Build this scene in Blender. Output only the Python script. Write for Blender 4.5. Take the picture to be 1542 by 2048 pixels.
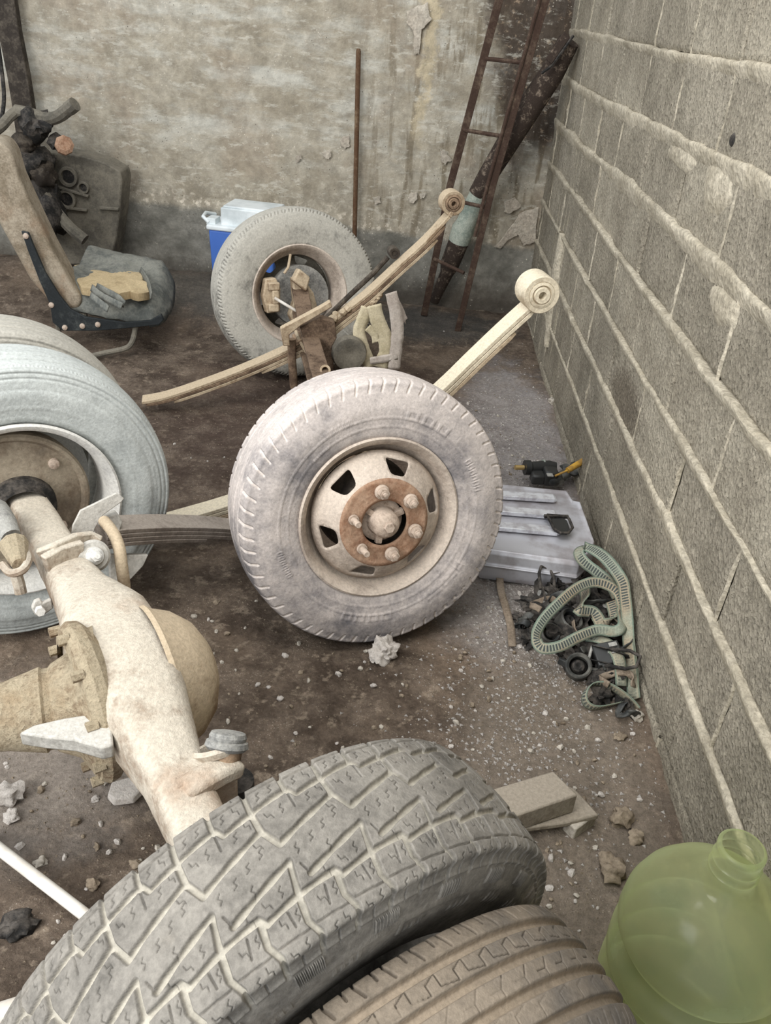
import bpy, bmesh, math, random
import numpy as np
from mathutils import Vector, Matrix, noise
from mathutils.geometry import delaunay_2d_cdt
random.seed(7)
D = bpy.data; SC = bpy.context.scene; COL = SC.collection
for o in list(D.objects): D.objects.remove(o)
pi = math.pi
def rad(a): return a*pi/180

# ------------------------------------------------------------ camera, world, lights, exposure
FPX = 1682.0; PITCH = 0.54388; YAW = 0.000465; ROLL = 0.08505; CH = 1.4996
fwd = Vector((math.sin(YAW)*math.cos(PITCH), math.cos(YAW)*math.cos(PITCH), -math.sin(PITCH)))
r0 = Vector((math.cos(YAW), -math.sin(YAW), 0)); u0 = r0.cross(fwd)
cr = r0*math.cos(ROLL)+u0*math.sin(ROLL); cu = -r0*math.sin(ROLL)+u0*math.cos(ROLL)
CO = Vector((0, 0, CH))
cam = D.objects.new('camera', D.cameras.new('camera')); COL.objects.link(cam)
cam.matrix_world = Matrix(((cr.x, cu.x, -fwd.x, 0), (cr.y, cu.y, -fwd.y, 0), (cr.z, cu.z, -fwd.z, CH), (0, 0, 0, 1)))
cam.data.sensor_fit = 'VERTICAL'; cam.data.sensor_height = 24; cam.data.lens = FPX/2048*24
cam.data.clip_start = .02
SC.camera = cam
w = D.worlds.new('world'); SC.world = w; w.use_nodes = True
bg = w.node_tree.nodes['Background']; bg.inputs[0].default_value = (.90, .95, 1, 1); bg.inputs[1].default_value = 0.92
def area(name, loc, tgt, size, power, col):
    l = D.lights.new(name, 'AREA'); l.shape = 'RECTANGLE'; l.size = size[0]; l.size_y = size[1]; l.energy = power; l.color = col
    o = D.objects.new(name, l); COL.objects.link(o); o.location = loc
    o.rotation_euler = (Vector(tgt)-Vector(loc)).to_track_quat('-Z', 'Y').to_euler(); return o
area('doorway_light', (-2.3, -.9, 2.5), (0, 2.2, .4), (1.8, 2.2), 88, (1, .985, .95))
area('overhead_area_light', (-.4, .9, 3.6), (0, 2.4, 0), (1.6, 1.2), 34, (1, .97, .92))  # unseen area light overhead, aimed down at the floor
SC.view_settings.view_transform = 'Standard'; SC.view_settings.look = 'None'
SC.view_settings.exposure = 0.46; SC.view_settings.gamma = 1; SC.view_settings.use_curve_mapping = False

# ------------------------------------------------------------ helpers
def ray(px, py): return cr*((px-771)/FPX)+cu*(-(py-1024)/FPX)+fwd
def at(px, py, ax, v):
    d = ray(px, py); return CO+d*((v-CO[ax])/d[ax])
def atp(px, py, P, n):
    d = ray(px, py); return CO+d*(((P-CO).dot(n))/d.dot(n))
WM = {}
def reg(o, parent, M):
    COL.objects.link(o); WM[o.name] = M.copy()
    if parent is not None:
        o.parent = parent; o.matrix_basis = WM[parent.name].inverted() @ M
    else: o.matrix_basis = M
    return o
def empty(name, loc, label, cat, group=None, M=None):
    o = D.objects.new(name, None); o.empty_display_size = .05
    reg(o, None, M if M is not None else Matrix.Translation(loc)); tag(o, label, cat, group); return o
def tag(o, label=None, cat=None, group=None, kind=None):
    if label: o['label'] = label
    if cat: o['category'] = cat
    if group: o['group'] = group
    if kind: o['kind'] = kind
    return o
def T(x, y=None, z=None):
    return Matrix.Translation(x if y is None else (x, y, z))
def frame(c, z, x=None):
    z = Vector(z).normalized()
    x = Vector(x) if x is not None else Vector((0, 0, 1)).cross(z)
    if x.length < 1e-4: x = Vector((1, 0, 0))
    x = (x-z*x.dot(z)).normalized(); y = z.cross(x)
    c = Vector(c)
    return Matrix(((x.x, y.x, z.x, c.x), (x.y, y.y, z.y, c.y), (x.z, y.z, z.z, c.z), (0, 0, 0, 1)))
class G:
    """collects geometry in one frame"""
    def __init__(s): s.v = []; s.f = []
    def add(s, v, f, M=None):
        k = len(s.v)
        s.v += [tuple(M @ Vector(p)) if M is not None else tuple(p) for p in v]
        s.f += [tuple(i+k for i in q) for q in f]; return s
    def box(s, M, sx, sy, sz):
        v = [(x*sx/2, y*sy/2, z*sz/2) for x in (-1, 1) for y in (-1, 1) for z in (-1, 1)]
        return s.add(v, [(0, 1, 3, 2), (4, 6, 7, 5), (0, 4, 5, 1), (2, 3, 7, 6), (0, 2, 6, 4), (1, 5, 7, 3)], M)
    def lathe(s, prof, M=None, n=32, closed=False):
        v = []; f = []; m = len(prof)
        for i in range(n):
            a = 2*pi*i/n
            for (z, r) in prof: v.append((r*math.cos(a), r*math.sin(a), z))
        for i in range(n):
            j = (i+1) % n
            for k in range(m if closed else m-1):
                l = (k+1) % m
                f.append((i*m+k, j*m+k, j*m+l, i*m+l))
        return s.add(v, f, M)
    def tube(s, pts, r, n=10, cap=True):
        pts = [Vector(p) for p in pts]; m = len(pts)
        rr = r if isinstance(r, (list, tuple)) else [r]*m
        v = []; f = []; prev = None
        for i, p in enumerate(pts):
            t = (pts[min(i+1, m-1)]-pts[max(i-1, 0)]).normalized()
            if prev is None: a = t.orthogonal().normalized()
            else: a = (prev-t*prev.dot(t)).normalized()
            prev = a; b = t.cross(a)
            for k in range(n):
                an = 2*pi*k/n; v.append(p+(a*math.cos(an)+b*math.sin(an))*rr[i])
        for i in range(m-1):
            for k in range(n):
                l = (k+1) % n; f.append((i*n+k, i*n+l, (i+1)*n+l, (i+1)*n+k))
        if cap: f.append(tuple(range(n-1, -1, -1))); f.append(tuple((m-1)*n+k for k in range(n)))
        return s.add(v, f)
    def sweep(s, pts, ws, w, t, taper=None):
        """rectangular bar along pts; width vector ws, thickness t perpendicular"""
        pts = [Vector(p) for p in pts]; m = len(pts); v = []; f = []
        ws = ws if isinstance(ws, list) else [ws]*m
        for i, p in enumerate(pts):
            d = (pts[min(i+1, m-1)]-pts[max(i-1, 0)]).normalized()
            a = Vector(ws[i]); a = (a-d*a.dot(d)).normalized(); b = d.cross(a)
            k = taper[i] if taper else 1
            for (x, y) in ((-1, -1), (1, -1), (1, 1), (-1, 1)): v.append(p+a*(x*w*k/2)+b*(y*t/2))
        for i in range(m-1):
            for k in range(4): l = (k+1) % 4; f.append((i*4+k, i*4+l, (i+1)*4+l, (i+1)*4+k))
        f.append((3, 2, 1, 0)); f.append(tuple((m-1)*4+k for k in range(4)))
        return s.add(v, f)
    def prism(s, poly, h, M=None):
        n = len(poly); v = [(x, y, -h/2) for x, y in poly]+[(x, y, h/2) for x, y in poly]
        f = [tuple(range(n-1, -1, -1)), tuple(range(n, 2*n))]+[(i, (i+1) % n, n+(i+1) % n, n+i) for i in range(n)]
        return s.add(v, f, M)
    def hexn(s, M, r, h, n=6):
        return s.prism([(r*math.cos(2*pi*i/n), r*math.sin(2*pi*i/n)) for i in range(n)], h, M)
def smoothpath(pts, k=6):
    pts = [Vector(p) for p in pts]; out = []
    for i in range(len(pts)-1):
        p0 = pts[max(i-1, 0)]; p1 = pts[i]; p2 = pts[i+1]; p3 = pts[min(i+2, len(pts)-1)]
        for j in range(k):
            t = j/k
            out.append(.5*((2*p1)+(p2-p0)*t+(2*p0-5*p1+4*p2-p3)*t*t+(3*p1-p0-3*p2+p3)*t**3))
    out.append(pts[-1]); return out
def mk(name, g, mat, parent=None, frame_=None, world=True, smooth=35, bevel=0, kind=None, bseg=2):
    """one mesh object. geometry in g is world space (world=True) or already in frame_ space"""
    M = frame_ if frame_ is not None else (WM[parent.name] if parent is not None else Matrix())
    me = D.meshes.new(name)
    v = g.v
    if world:
        Mi = M.inverted(); v = [tuple(Mi @ Vector(p)) for p in v]
    me.from_pydata(v, [], g.f)
    bm = bmesh.new(); bm.from_mesh(me); bmesh.ops.recalc_face_normals(bm, faces=bm.faces); bm.to_mesh(me); bm.free()
    if mat: me.materials.append(mat)
    if smooth: 
        for p in me.polygons: p.use_smooth = True
        me.set_sharp_from_angle(angle=rad(smooth))
    o = D.objects.new(name, me); reg(o, parent, M)
    if bevel:
        b = o.modifiers.new('bevel', 'BEVEL'); b.width = bevel; b.segments = bseg; b.limit_method = 'ANGLE'; b.angle_limit = rad(30)
        b.harden_normals = False
    if kind: o['kind'] = kind
    return o
def base_of(g): # lowest centre point
    xs = [p[0] for p in g.v]; ys = [p[1] for p in g.v]; zs = [p[2] for p in g.v]
    return Vector(((min(xs)+max(xs))/2, (min(ys)+max(ys))/2, min(zs)))
def thing_mesh(name, g, mat, label, cat, group=None, **k):
    o = mk(name, g, mat, None, T(base_of(g)), **k); return tag(o, label, cat, group)

# ------------------------------------------------------------ materials
def lin(c):
    def f(x):
        x /= 255; return x/12.92 if x <= .04045 else ((x+.055)/1.055)**2.4
    return (f(c[0]), f(c[1]), f(c[2]), 1)
class NT:
    def __init__(s, name):
        s.m = D.materials.new(name); s.m.use_nodes = True; s.t = s.m.node_tree; s.b = s.t.nodes['Principled BSDF']
        s.pos = s.n('ShaderNodeNewGeometry').outputs['Position']
        s.tc = s.n('ShaderNodeTexCoord').outputs['Object']
    def n(s, typ, **k):
        x = s.t.nodes.new(typ)
        for a, v in k.items(): setattr(x, a, v)
        return x
    def set(s, sock, v):
        if isinstance(v, bpy.types.NodeSocket): s.t.links.new(v, sock)
        else: sock.default_value = v
    def math(s, op, a, b=0, c=None, clamp=False):
        x = s.n('ShaderNodeMath', operation=op, use_clamp=clamp); s.set(x.inputs[0], a); s.set(x.inputs[1], b)
        if c is not None: s.set(x.inputs[2], c)
        return x.outputs[0]
    def noise(s, scale, detail=6, rough=.6, vec=None, dist=0, stretch=None):
        x = s.n('ShaderNodeTexNoise'); x.inputs['Scale'].default_value = scale; x.inputs['Detail'].default_value = detail
        x.inputs['Roughness'].default_value = rough; x.inputs['Distortion'].default_value = dist
        vec = vec if vec is not None else s.tc
        if stretch:
            m = s.n('ShaderNodeMapping'); m.inputs['Scale'].default_value = stretch; s.t.links.new(vec, m.inputs[0]); vec = m.outputs[0]
        s.t.links.new(vec, x.inputs['Vector']); return x.outputs['Fac']
    def voro(s, scale, feature='F1', vec=None):
        x = s.n('ShaderNodeTexVoronoi', feature=feature); x.inputs['Scale'].default_value = scale
        s.t.links.new(vec if vec is not None else s.tc, x.inputs['Vector']); return x.outputs['Distance']
    def ss(s, v, lo, hi, a=0, b=1):
        x = s.n('ShaderNodeMapRange', interpolation_type='SMOOTHSTEP'); s.set(x.inputs[0], v)
        x.inputs[1].default_value = lo; x.inputs[2].default_value = hi; x.inputs[3].default_value = a; x.inputs[4].default_value = b
        return x.outputs[0]
    def mix(s, f, a, b):
        x = s.n('ShaderNodeMix', data_type='RGBA'); s.set(x.inputs[0], f)
        s.set(x.inputs[6], lin(a) if isinstance(a, tuple) and len(a) == 3 else a)
        s.set(x.inputs[7], lin(b) if isinstance(b, tuple) and len(b) == 3 else b); return x.outputs[2]
    def mul(s, col, v):
        x = s.n('ShaderNodeMix', data_type='RGBA', blend_type='MULTIPLY'); x.inputs[0].default_value = 1
        s.set(x.inputs[6], col); g = s.n('ShaderNodeCombineColor'); 
        for i in range(3): s.set(g.inputs[i], v)
        s.t.links.new(g.outputs[0], x.inputs[7]); return x.outputs[2]
    def bump(s, h, strength=.5, dist=.01, prev=None):
        x = s.n('ShaderNodeBump'); x.inputs['Strength'].default_value = strength; x.inputs['Distance'].default_value = dist
        s.set(x.inputs['Height'], h)
        if prev is not None: s.t.links.new(prev, x.inputs['Normal'])
        return x.outputs[0]
    def xyz(s, vec=None):
        x = s.n('ShaderNodeSeparateXYZ'); s.t.links.new(vec if vec is not None else s.pos, x.inputs[0]); return x.outputs
    def nz(s):
        g = s.n('ShaderNodeNewGeometry'); return s.xyz(g.outputs['Normal'])[2]
    def attr(s, name):
        return s.n('ShaderNodeAttribute', attribute_name=name).outputs['Fac']
    def out(s, col, rough=.9, nrm=None, metal=0, **k):
        s.set(s.b.inputs['Base Color'], lin(col) if isinstance(col, tuple) and len(col) == 3 else col)
        s.set(s.b.inputs['Roughness'], rough); s.b.inputs['Metallic'].default_value = metal
        if nrm is not None: s.t.links.new(nrm, s.b.inputs['Normal'])
        for a, v in k.items(): s.set(s.b.inputs[a], v)
        return s.m
def dusty(name, base, dust, amt=.5, scale=9, rough=.9, bump=.4, up=.35, groove=0, third=None, metal=0, fine=140, spread=.22, spec=.25, gcol=None):
    """coat of dust: patchy, and thicker on faces that look up"""
    s = NT(name); n1 = s.noise(scale, 8, .65, vec=s.pos); n2 = s.noise(scale*5, 6, .7, vec=s.pos)
    f = s.math('ADD', s.math('MULTIPLY', n1, .65), s.math('MULTIPLY', n2, .35))
    f = s.math('ADD', f, s.math('MULTIPLY', s.nz(), up*.25))
    th = 1-amt
    f = s.ss(f, .5+(th-.5)*.5-spread/2, .5+(th-.5)*.5+spread/2)
    if groove and not gcol: f = s.math('MAXIMUM', f, s.math('MULTIPLY', s.attr('groove'), groove))
    c = s.mix(f, base, dust)
    if third: c = s.mix(s.ss(s.noise(scale*.45, 5, .6, vec=s.pos), .52, .68), c, third)
    if gcol: c = s.mix(s.math('MULTIPLY', s.attr('groove'), groove), c, gcol)
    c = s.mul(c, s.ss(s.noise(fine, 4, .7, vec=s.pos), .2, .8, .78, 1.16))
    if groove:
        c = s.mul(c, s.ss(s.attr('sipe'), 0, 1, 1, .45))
    b = s.bump(s.noise(fine, 6, .7, vec=s.pos), bump, .003)
    b = s.bump(n2, bump*.8, .008, b)
    return s.out(c, rough, b, metal, **{'Specular IOR Level': spec})

# floor
s = NT('dirt_floor'); X, Y, Z = s.xyz()[:3]
n1 = s.noise(1.6, 6, .6, vec=s.pos); n2 = s.noise(7, 9, .7, vec=s.pos); n3 = s.noise(70, 6, .75, vec=s.pos)
c = s.mix(s.ss(n2, .36, .66), (84, 72, 62), (132, 117, 103))
c = s.mix(s.ss(n1, .48, .64), c, (136, 119, 103))
c = s.mix(s.math('MULTIPLY', s.ss(s.noise(22, 6, .7, vec=s.pos), .54, .66), .8), c, (164, 148, 130))
# pale cement powder spilt along the right wall and by the axle
def blob(s, x0, y0, rx, ry):
    a = s.math('DIVIDE', s.math('SUBTRACT', X, x0), rx); b = s.math('DIVIDE', s.math('SUBTRACT', Y, y0), ry)
    d = s.math('SQRT', s.math('ADD', s.math('MULTIPLY', a, a), s.math('MULTIPLY', b, b)))
    return s.math('ADD', d, s.math('MULTIPLY', s.math('SUBTRACT', n2, .5), 1.3))
c = s.mix(s.math('MULTIPLY', s.ss(blob(s, .50, 3.15, .26, .95), .6, 1.15, 1, 0), .8), c, (176, 170, 168))
c = s.mix(s.math('MULTIPLY', s.ss(blob(s, .42, 1.98, .26, .30), .5, 1.15, 1, 0), .75), c, (178, 170, 165))
c = s.mix(s.math('MULTIPLY', s.ss(blob(s, .45, 1.35, .24, .55), .6, 1.2, 1, 0), .7), c, (150, 138, 124))
c = s.mix(s.math('MULTIPLY', s.ss(blob(s, -.75, 1.3, .33, .3), .5, 1.2, 1, 0), .7), c, (172, 162, 152))
c = s.mix(s.math('MULTIPLY', s.ss(blob(s, -.3, 3.2, .75, 1.0), .5, 1.2, 1, 0), .6), c, (90, 74, 66))
c = s.mix(s.math('MULTIPLY', s.ss(blob(s, .15, 4.5, .5, .3), .5, 1.2, 1, 0), .75), c, (80, 80, 78))
c = s.mix(s.math('MULTIPLY', s.ss(blob(s, -.9, 4.55, .8, .35), .5, 1.2, 1, 0), .7), c, (112, 108, 100))
v = s.voro(160, vec=s.pos)
c = s.mix(s.math('MULTIPLY', s.ss(v, .10, .28, 1, 0), s.ss(n2, .48, .62)), c, (186, 174, 160))
c = s.mul(c, s.ss(n3, .25, .75, .68, 1.24))
b = s.bump(n3, .9, .010); b = s.bump(s.noise(260, 3, .7, vec=s.pos), .7, .003, b); b = s.bump(n2, .6, .03, b)
M_FLOOR = s.out(c, .95, b, **{'Specular IOR Level': .2})

# back wall: old render
s = NT('old_plaster'); X, Y, Z = s.xyz()[:3]
na = s.noise(2.2, 8, .62, vec=s.pos); nb = s.noise(6.5, 9, .68, vec=s.pos); nc = s.noise(30, 6, .7, vec=s.pos)
nh = s.noise(3.0, 8, .65, vec=s.pos, stretch=(1, 1, 3.8)); nv = s.noise(5, 6, .6, vec=s.pos, stretch=(3.2, 1, .5))
c = s.mix(s.ss(nb, .34, .66), (158, 149, 132), (182, 174, 158))
c = s.mix(s.math('MULTIPLY', s.math('MULTIPLY', s.ss(nh, .44, .66), s.ss(Z, .60, .9)), .75), c, (204, 202, 192))
c = s.mix(s.math('MULTIPLY', s.ss(nv, .50, .62), s.ss(X, -.45, -.05)), c, (140, 130, 112))
c = s.mix(s.math('MULTIPLY', s.ss(na, .50, .62), .5), c, (162, 148, 130))
# light streaks where the old coat shows, running down
c = s.mix(s.math('MULTIPLY', s.ss(s.math('ABSOLUTE', s.math('ADD', s.math('SUBTRACT', X, .02), s.math('MULTIPLY', s.math('SUBTRACT', nb, .5), .35))), .0, .05, 1, 0), s.ss(Z, .75, 1.1)), c, (202, 188, 160))
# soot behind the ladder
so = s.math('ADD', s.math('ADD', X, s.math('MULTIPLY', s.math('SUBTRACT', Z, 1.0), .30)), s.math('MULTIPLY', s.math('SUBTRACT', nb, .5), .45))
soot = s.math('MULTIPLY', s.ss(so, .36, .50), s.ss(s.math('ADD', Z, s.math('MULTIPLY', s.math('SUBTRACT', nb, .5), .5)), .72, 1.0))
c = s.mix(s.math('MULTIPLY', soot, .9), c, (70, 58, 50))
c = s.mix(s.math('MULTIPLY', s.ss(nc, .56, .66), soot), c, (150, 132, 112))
# grey cement skirting band, ragged upper edge
e = s.math('ADD', s.math('ADD', Z, s.math('MULTIPLY', X, .035)), s.math('MULTIPLY', s.math('SUBTRACT', nb, .5), .10))
band = s.ss(e, .385, .43, 1, 0)
c = s.mix(s.math('MULTIPLY', s.ss(e, .38, .60, 1, 0), s.ss(nc, .52, .62)), c, (214, 204, 188))
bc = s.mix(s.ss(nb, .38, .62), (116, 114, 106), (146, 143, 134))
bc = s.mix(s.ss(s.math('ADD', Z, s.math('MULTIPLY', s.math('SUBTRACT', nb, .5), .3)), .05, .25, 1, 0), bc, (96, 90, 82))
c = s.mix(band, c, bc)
c = s.mul(c, s.ss(s.noise(10, 8, .75, vec=s.pos, dist=.4), .36, .62, .84, 1.10))
c = s.mix(s.math('MULTIPLY', s.ss(s.noise(13, 7, .7, vec=s.pos, stretch=(1, 1, 2.6), dist=.2), .54, .66), s.math('MULTIPLY', s.ss(e, .40, .5), .6)), c, (210, 205, 192))
# flecks
fl = s.ss(s.voro(55, vec=s.pos), .10, .2, 1, 0)
c = s.mix(s.math('MULTIPLY', fl, s.ss(nb, .52, .58)), c, (216, 208, 192))
fd = s.ss(s.voro(38, vec=s.pos), .05, .12, 1, 0)
c = s.mix(s.math('MULTIPLY', fd, s.ss(nh, .50, .56)), c, (92, 84, 74))
c = s.mul(c, s.ss(nc, .25, .75, .86, 1.1))
b = s.bump(nc, .5, .006); b = s.bump(nb, .5, .03, b); b = s.bump(s.noise(120, 5, .7, vec=s.pos), .35, .003, b)
M_PLASTER = s.out(c, .93, b, **{'Specular IOR Level': .25})
def rough_cement(name, a, b_, fine=78, strength=1.0, scale=6, third=None):
    s = NT(name); n1 = s.noise(scale, 8, .65, vec=s.pos); n2 = s.noise(fine, 5, .72, vec=s.pos); v = s.voro(fine*1.3, vec=s.pos)
    c = s.mix(s.ss(n1, .36, .64), a, b_)
    X, Y, Z = s.xyz()[:3]
    if third:
        st = s.noise(5, 6, .6, vec=s.pos, stretch=(1, 5, .5))
        c = s.mix(s.math('MULTIPLY', s.ss(st, .58, .66), s.ss(Y, 3.0, 3.8)), c, third)
        # soot smudge low on the wall
        q = s.math('ADD', s.math('POWER', s.math('DIVIDE', s.math('SUBTRACT', Y, 2.42), .22), 2), s.math('POWER', s.math('DIVIDE', s.math('SUBTRACT', Z, .50), .10), 2))
        q = s.math('ADD', q, s.math('MULTIPLY', s.math('SUBTRACT', n2, .5), 2.0))
        c = s.mix(s.math('MULTIPLY', s.ss(q, .1, 1.3, 1, 0), .6), c, (92, 80, 66))
    c = s.mul(c, s.ss(n2, .3, .7, .74, 1.24)); c = s.mul(c, s.ss(s.noise(3.2, 6, .65, vec=s.pos), .35, .65, .92, 1.08))
    b = s.bump(n2, strength, .016); b = s.bump(v, strength*.7, .010, b); b = s.bump(n1, .4, .02, b)
    return s.out(c, .95, b, **{'Specular IOR Level': .2})
M_BLOCK = [rough_cement('concrete_block_a', (160, 152, 136), (182, 173, 156), third=(200, 190, 168)),
           rough_cement('concrete_block_b', (166, 157, 140), (188, 179, 161), third=(200, 190, 168)),
           rough_cement('concrete_block_c', (154, 146, 130), (176, 167, 150), third=(196, 186, 164))]
M_MORTAR = rough_cement('mortar', (166, 157, 139), (188, 179, 161), fine=60, strength=.5, scale=9)
M_PATCH = rough_cement('peeled_plaster', (176, 166, 152), (196, 188, 174), fine=60, strength=.35)

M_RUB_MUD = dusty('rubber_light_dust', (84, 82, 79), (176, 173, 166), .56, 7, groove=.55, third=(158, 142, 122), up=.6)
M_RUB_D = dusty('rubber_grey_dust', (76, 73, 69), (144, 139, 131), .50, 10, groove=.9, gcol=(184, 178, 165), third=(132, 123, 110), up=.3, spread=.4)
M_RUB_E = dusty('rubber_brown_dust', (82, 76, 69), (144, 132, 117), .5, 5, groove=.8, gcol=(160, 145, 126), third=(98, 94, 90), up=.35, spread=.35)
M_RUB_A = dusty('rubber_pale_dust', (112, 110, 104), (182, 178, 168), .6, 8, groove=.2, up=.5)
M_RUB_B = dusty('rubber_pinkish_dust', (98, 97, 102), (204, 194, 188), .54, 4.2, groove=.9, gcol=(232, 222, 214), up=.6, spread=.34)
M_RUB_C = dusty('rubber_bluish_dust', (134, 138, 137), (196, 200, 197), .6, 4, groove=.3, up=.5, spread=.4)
M_RIM = dusty('rim_dusty_steel', (160, 146, 134), (206, 192, 178), .55, 8, up=.3, spec=.4, rough=.7)
M_RIM_W = dusty('rim_white_dust', (196, 194, 190), (226, 224, 218), .6, 6, up=.3)
M_RUST = dusty('rusty_iron', (138, 100, 76), (186, 156, 132), .5, 22, up=.2, third=(116, 78, 58), spread=.4)
M_NUT = dusty('dusty_bolt', (148, 128, 112), (196, 178, 162), .6, 30, up=.4)
M_TAN = dusty('tan_dusty_iron', (142, 120, 96), (194, 176, 150), .55, 10, up=.6)
M_DRUMC = dusty('drum_brown_grey', (122, 108, 92), (158, 146, 128), .5, 9, up=.3, third=(104, 96, 86))
M_TAN_D = dusty('dark_tan_iron', (96, 78, 64), (160, 136, 112), .45, 12, up=.5)
M_BROWN = dusty('brown_dirt_iron', (84, 68, 56), (130, 110, 92), .45, 14, up=.3)
M_SPR_P = dusty('spring_pale_dust', (172, 156, 132), (222, 210, 186), .6, 9, up=.8)
M_WHITE_IRON = dusty('white_dusted_iron', (150, 132, 114), (204, 194, 178), .50, 9, up=.45, third=(178, 156, 136), bump=.7)
M_MUDDY = dusty('mud_caked_iron', (150, 126, 100), (204, 188, 160), .55, 14, up=.3, bump=1, third=(180, 158, 128))
M_SPR3 = dusty('spring_grey_pink', (124, 114, 106), (162, 152, 142), .5, 9, up=.3)
M_PALEIRON = dusty('pale_dusty_iron', (156, 152, 144), (198, 194, 186), .55, 10, up=.4)
M_GREY_IRON = dusty('grey_iron', (120, 120, 118), (168, 166, 160), .5, 14, up=.4)
M_DARK_IRON = dusty('dark_old_iron', (56, 50, 45), (98, 90, 80), .4, 16, up=.3)
M_BLACK = dusty('black_greasy_iron', (34, 33, 32), (92, 86, 80), .4, 20, up=.2, rough=.7)
M_DIRTYGREY = dusty('dirty_grey_iron', (92, 88, 80), (126, 120, 108), .5, 9, up=.3)
M_STONE = dusty('pale_stone', (150, 142, 130), (190, 182, 170), .55, 20, up=.3)
M_STONE_B = dusty('brown_stone', (104, 92, 78), (148, 134, 116), .5, 20, up=.3)
M_PLASTIC_ST = M_STONE
M_STONE_W = dusty('white_lump', (182, 172, 164), (214, 206, 198), .6, 25, up=.3, bump=.9)
M_CRUMB = dusty('cement_crumb', (140, 134, 128), (176, 170, 164), .5, 20, up=.3)
M_WOOD = dusty('dusty_wood', (118, 107, 94), (156, 146, 132), .55, 16, up=.5)
M_ROD = dusty('rusty_rod', (92, 68, 50), (128, 108, 86), .4, 12, up=0)
M_LADDER = dusty('ladder_brown_iron', (70, 54, 46), (112, 96, 82), .35, 12, up=.1)
M_SEATB = dusty('seat_back_cloth', (130, 118, 100), (172, 160, 142), .5, 7, up=.2, third=(150, 128, 106))
M_SEATC = dusty('seat_grey_vinyl', (92, 95, 92), (136, 136, 128), .45, 8, up=.2)
M_FOAM = dusty('seat_foam', (172, 152, 118), (198, 178, 142), .5, 10, up=.2)
M_BRACKET = dusty('seat_black_bracket', (38, 42, 44), (84, 88, 86), .32, 9, up=.1, rough=.6)
M_PIPE_D = dusty('propshaft_flaking_paint', (62, 52, 46), (136, 122, 108), .36, 26, up=0, spread=.12)
M_PIPE_G = dusty('propshaft_green_paint', (140, 152, 142), (176, 182, 170), .5, 14, up=0)
M_OLDSTRIP = dusty('old_strip', (112, 98, 84), (146, 132, 116), .5, 14, up=.2)
M_RAG = dusty('torn_cloth', (190, 178, 148), (214, 202, 174), .5, 9, up=.1, rough=1)
M_RAG2 = dusty('torn_cloth_grey', (178, 166, 156), (198, 188, 178), .5, 9, up=.1, rough=1)
s = NT('blue_plastic'); c = s.mul(s.mix(s.noise(9, 5, .6, vec=s.pos), (62, 104, 190), (84, 126, 206)), 1.0); M_BLUE = s.out(c, .5)
s = NT('white_plastic'); c = s.mix(s.ss(s.noise(7, 6, .6, vec=s.pos), .4, .7), (232, 238, 240), (196, 204, 206)); M_WPLAS = s.out(c, .45)
s = NT('aluminium_dusty'); n1 = s.noise(8, 7, .6, vec=s.pos)
c = s.mix(s.ss(n1, .42, .62), (206, 206, 212), (170, 165, 168)); M_ALU = s.out(c, .40, s.bump(s.noise(40, 5, .6, vec=s.pos), .2, .003), .35)
s = NT('aluminium_rib_highlight'); M_ALUB = s.out(s.mix(s.ss(s.noise(30, 6, .6, vec=s.pos), .4, .65), (238, 240, 246), (196, 194, 200)), .3, None, .35)  # lighter aluminium for the can ribs: their highlight is put into the colour
s = NT('black_plastic'); M_BPLAS = s.out(s.mix(s.noise(20, 5, .6, vec=s.pos), (26, 28, 30), (62, 62, 60)), .42)
s = NT('black_rubber_strap'); M_BRUB = s.out(s.mix(s.ss(s.noise(14, 5, .6, vec=s.pos), .4, .65), (44, 46, 46), (104, 102, 96)), .6)
s = NT('brass'); M_BRASS = s.out(s.mix(s.noise(30, 4, .6, vec=s.pos), (196, 160, 92), (222, 200, 150)), .4, metal=.7)
s = NT('yellow_handle'); M_YEL = s.out(s.mix(s.ss(s.noise(30, 4, .6, vec=s.pos), .4, .6), (204, 158, 58), (158, 122, 62)), .6)
s = NT('white_pipe'); M_WPIPE = s.out(s.mix(s.ss(s.noise(12, 6, .6, vec=s.pos), .4, .7), (238, 234, 226), (206, 196, 182)), .6)
s = NT('strap_webbing'); al = s.attr('along'); ac = s.attr('across')
fr = s.math('FRACT', s.math('MULTIPLY', al, 118)); tick = s.math('MULTIPLY', s.ss(fr, .35, .5), s.ss(s.math('ABSOLUTE', ac), .50, .6, 1, 0))
edge = s.ss(s.math('ABSOLUTE', ac), .74, .84)
c = s.mix(s.ss(s.noise(8, 6, .6, vec=s.pos), .40, .62), (146, 152, 136), (158, 146, 124))
c = s.mix(s.math('MULTIPLY', tick, s.ss(s.noise(6, 4, .5, vec=s.pos), .62, .50)), c, (70, 76, 74)); c = s.mix(s.math('MULTIPLY', edge, .6), c, (84, 112, 100))
c = s.mul(c, s.ss(s.noise(260, 3, .6, vec=s.pos), .3, .7, .8, 1.12))
M_STRAP = s.out(c, .95, s.bump(s.noise(300, 3, .6, vec=s.pos), .5, .002))
s = NT('green_jug_plastic'); n1 = s.noise(9, 6, .6, vec=s.pos)
c = s.mix(s.ss(n1, .4, .65), (206, 210, 166), (178, 192, 152)); bj = s.bump(s.noise(14, 4, .6, vec=s.pos), .15, .006)
M_JUG = s.out(c, s.ss(n1, .35, .7, .12, .3), bj, 0, **{'Specular IOR Level': .8})
tr = s.n('ShaderNodeBsdfTransparent'); tr.inputs[0].default_value = lin((234, 238, 204)); tl = s.n('ShaderNodeBsdfTranslucent'); tl.inputs[0].default_value = lin((216, 222, 182))
lw = s.n('ShaderNodeLayerWeight'); lw.inputs[0].default_value = .35
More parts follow.
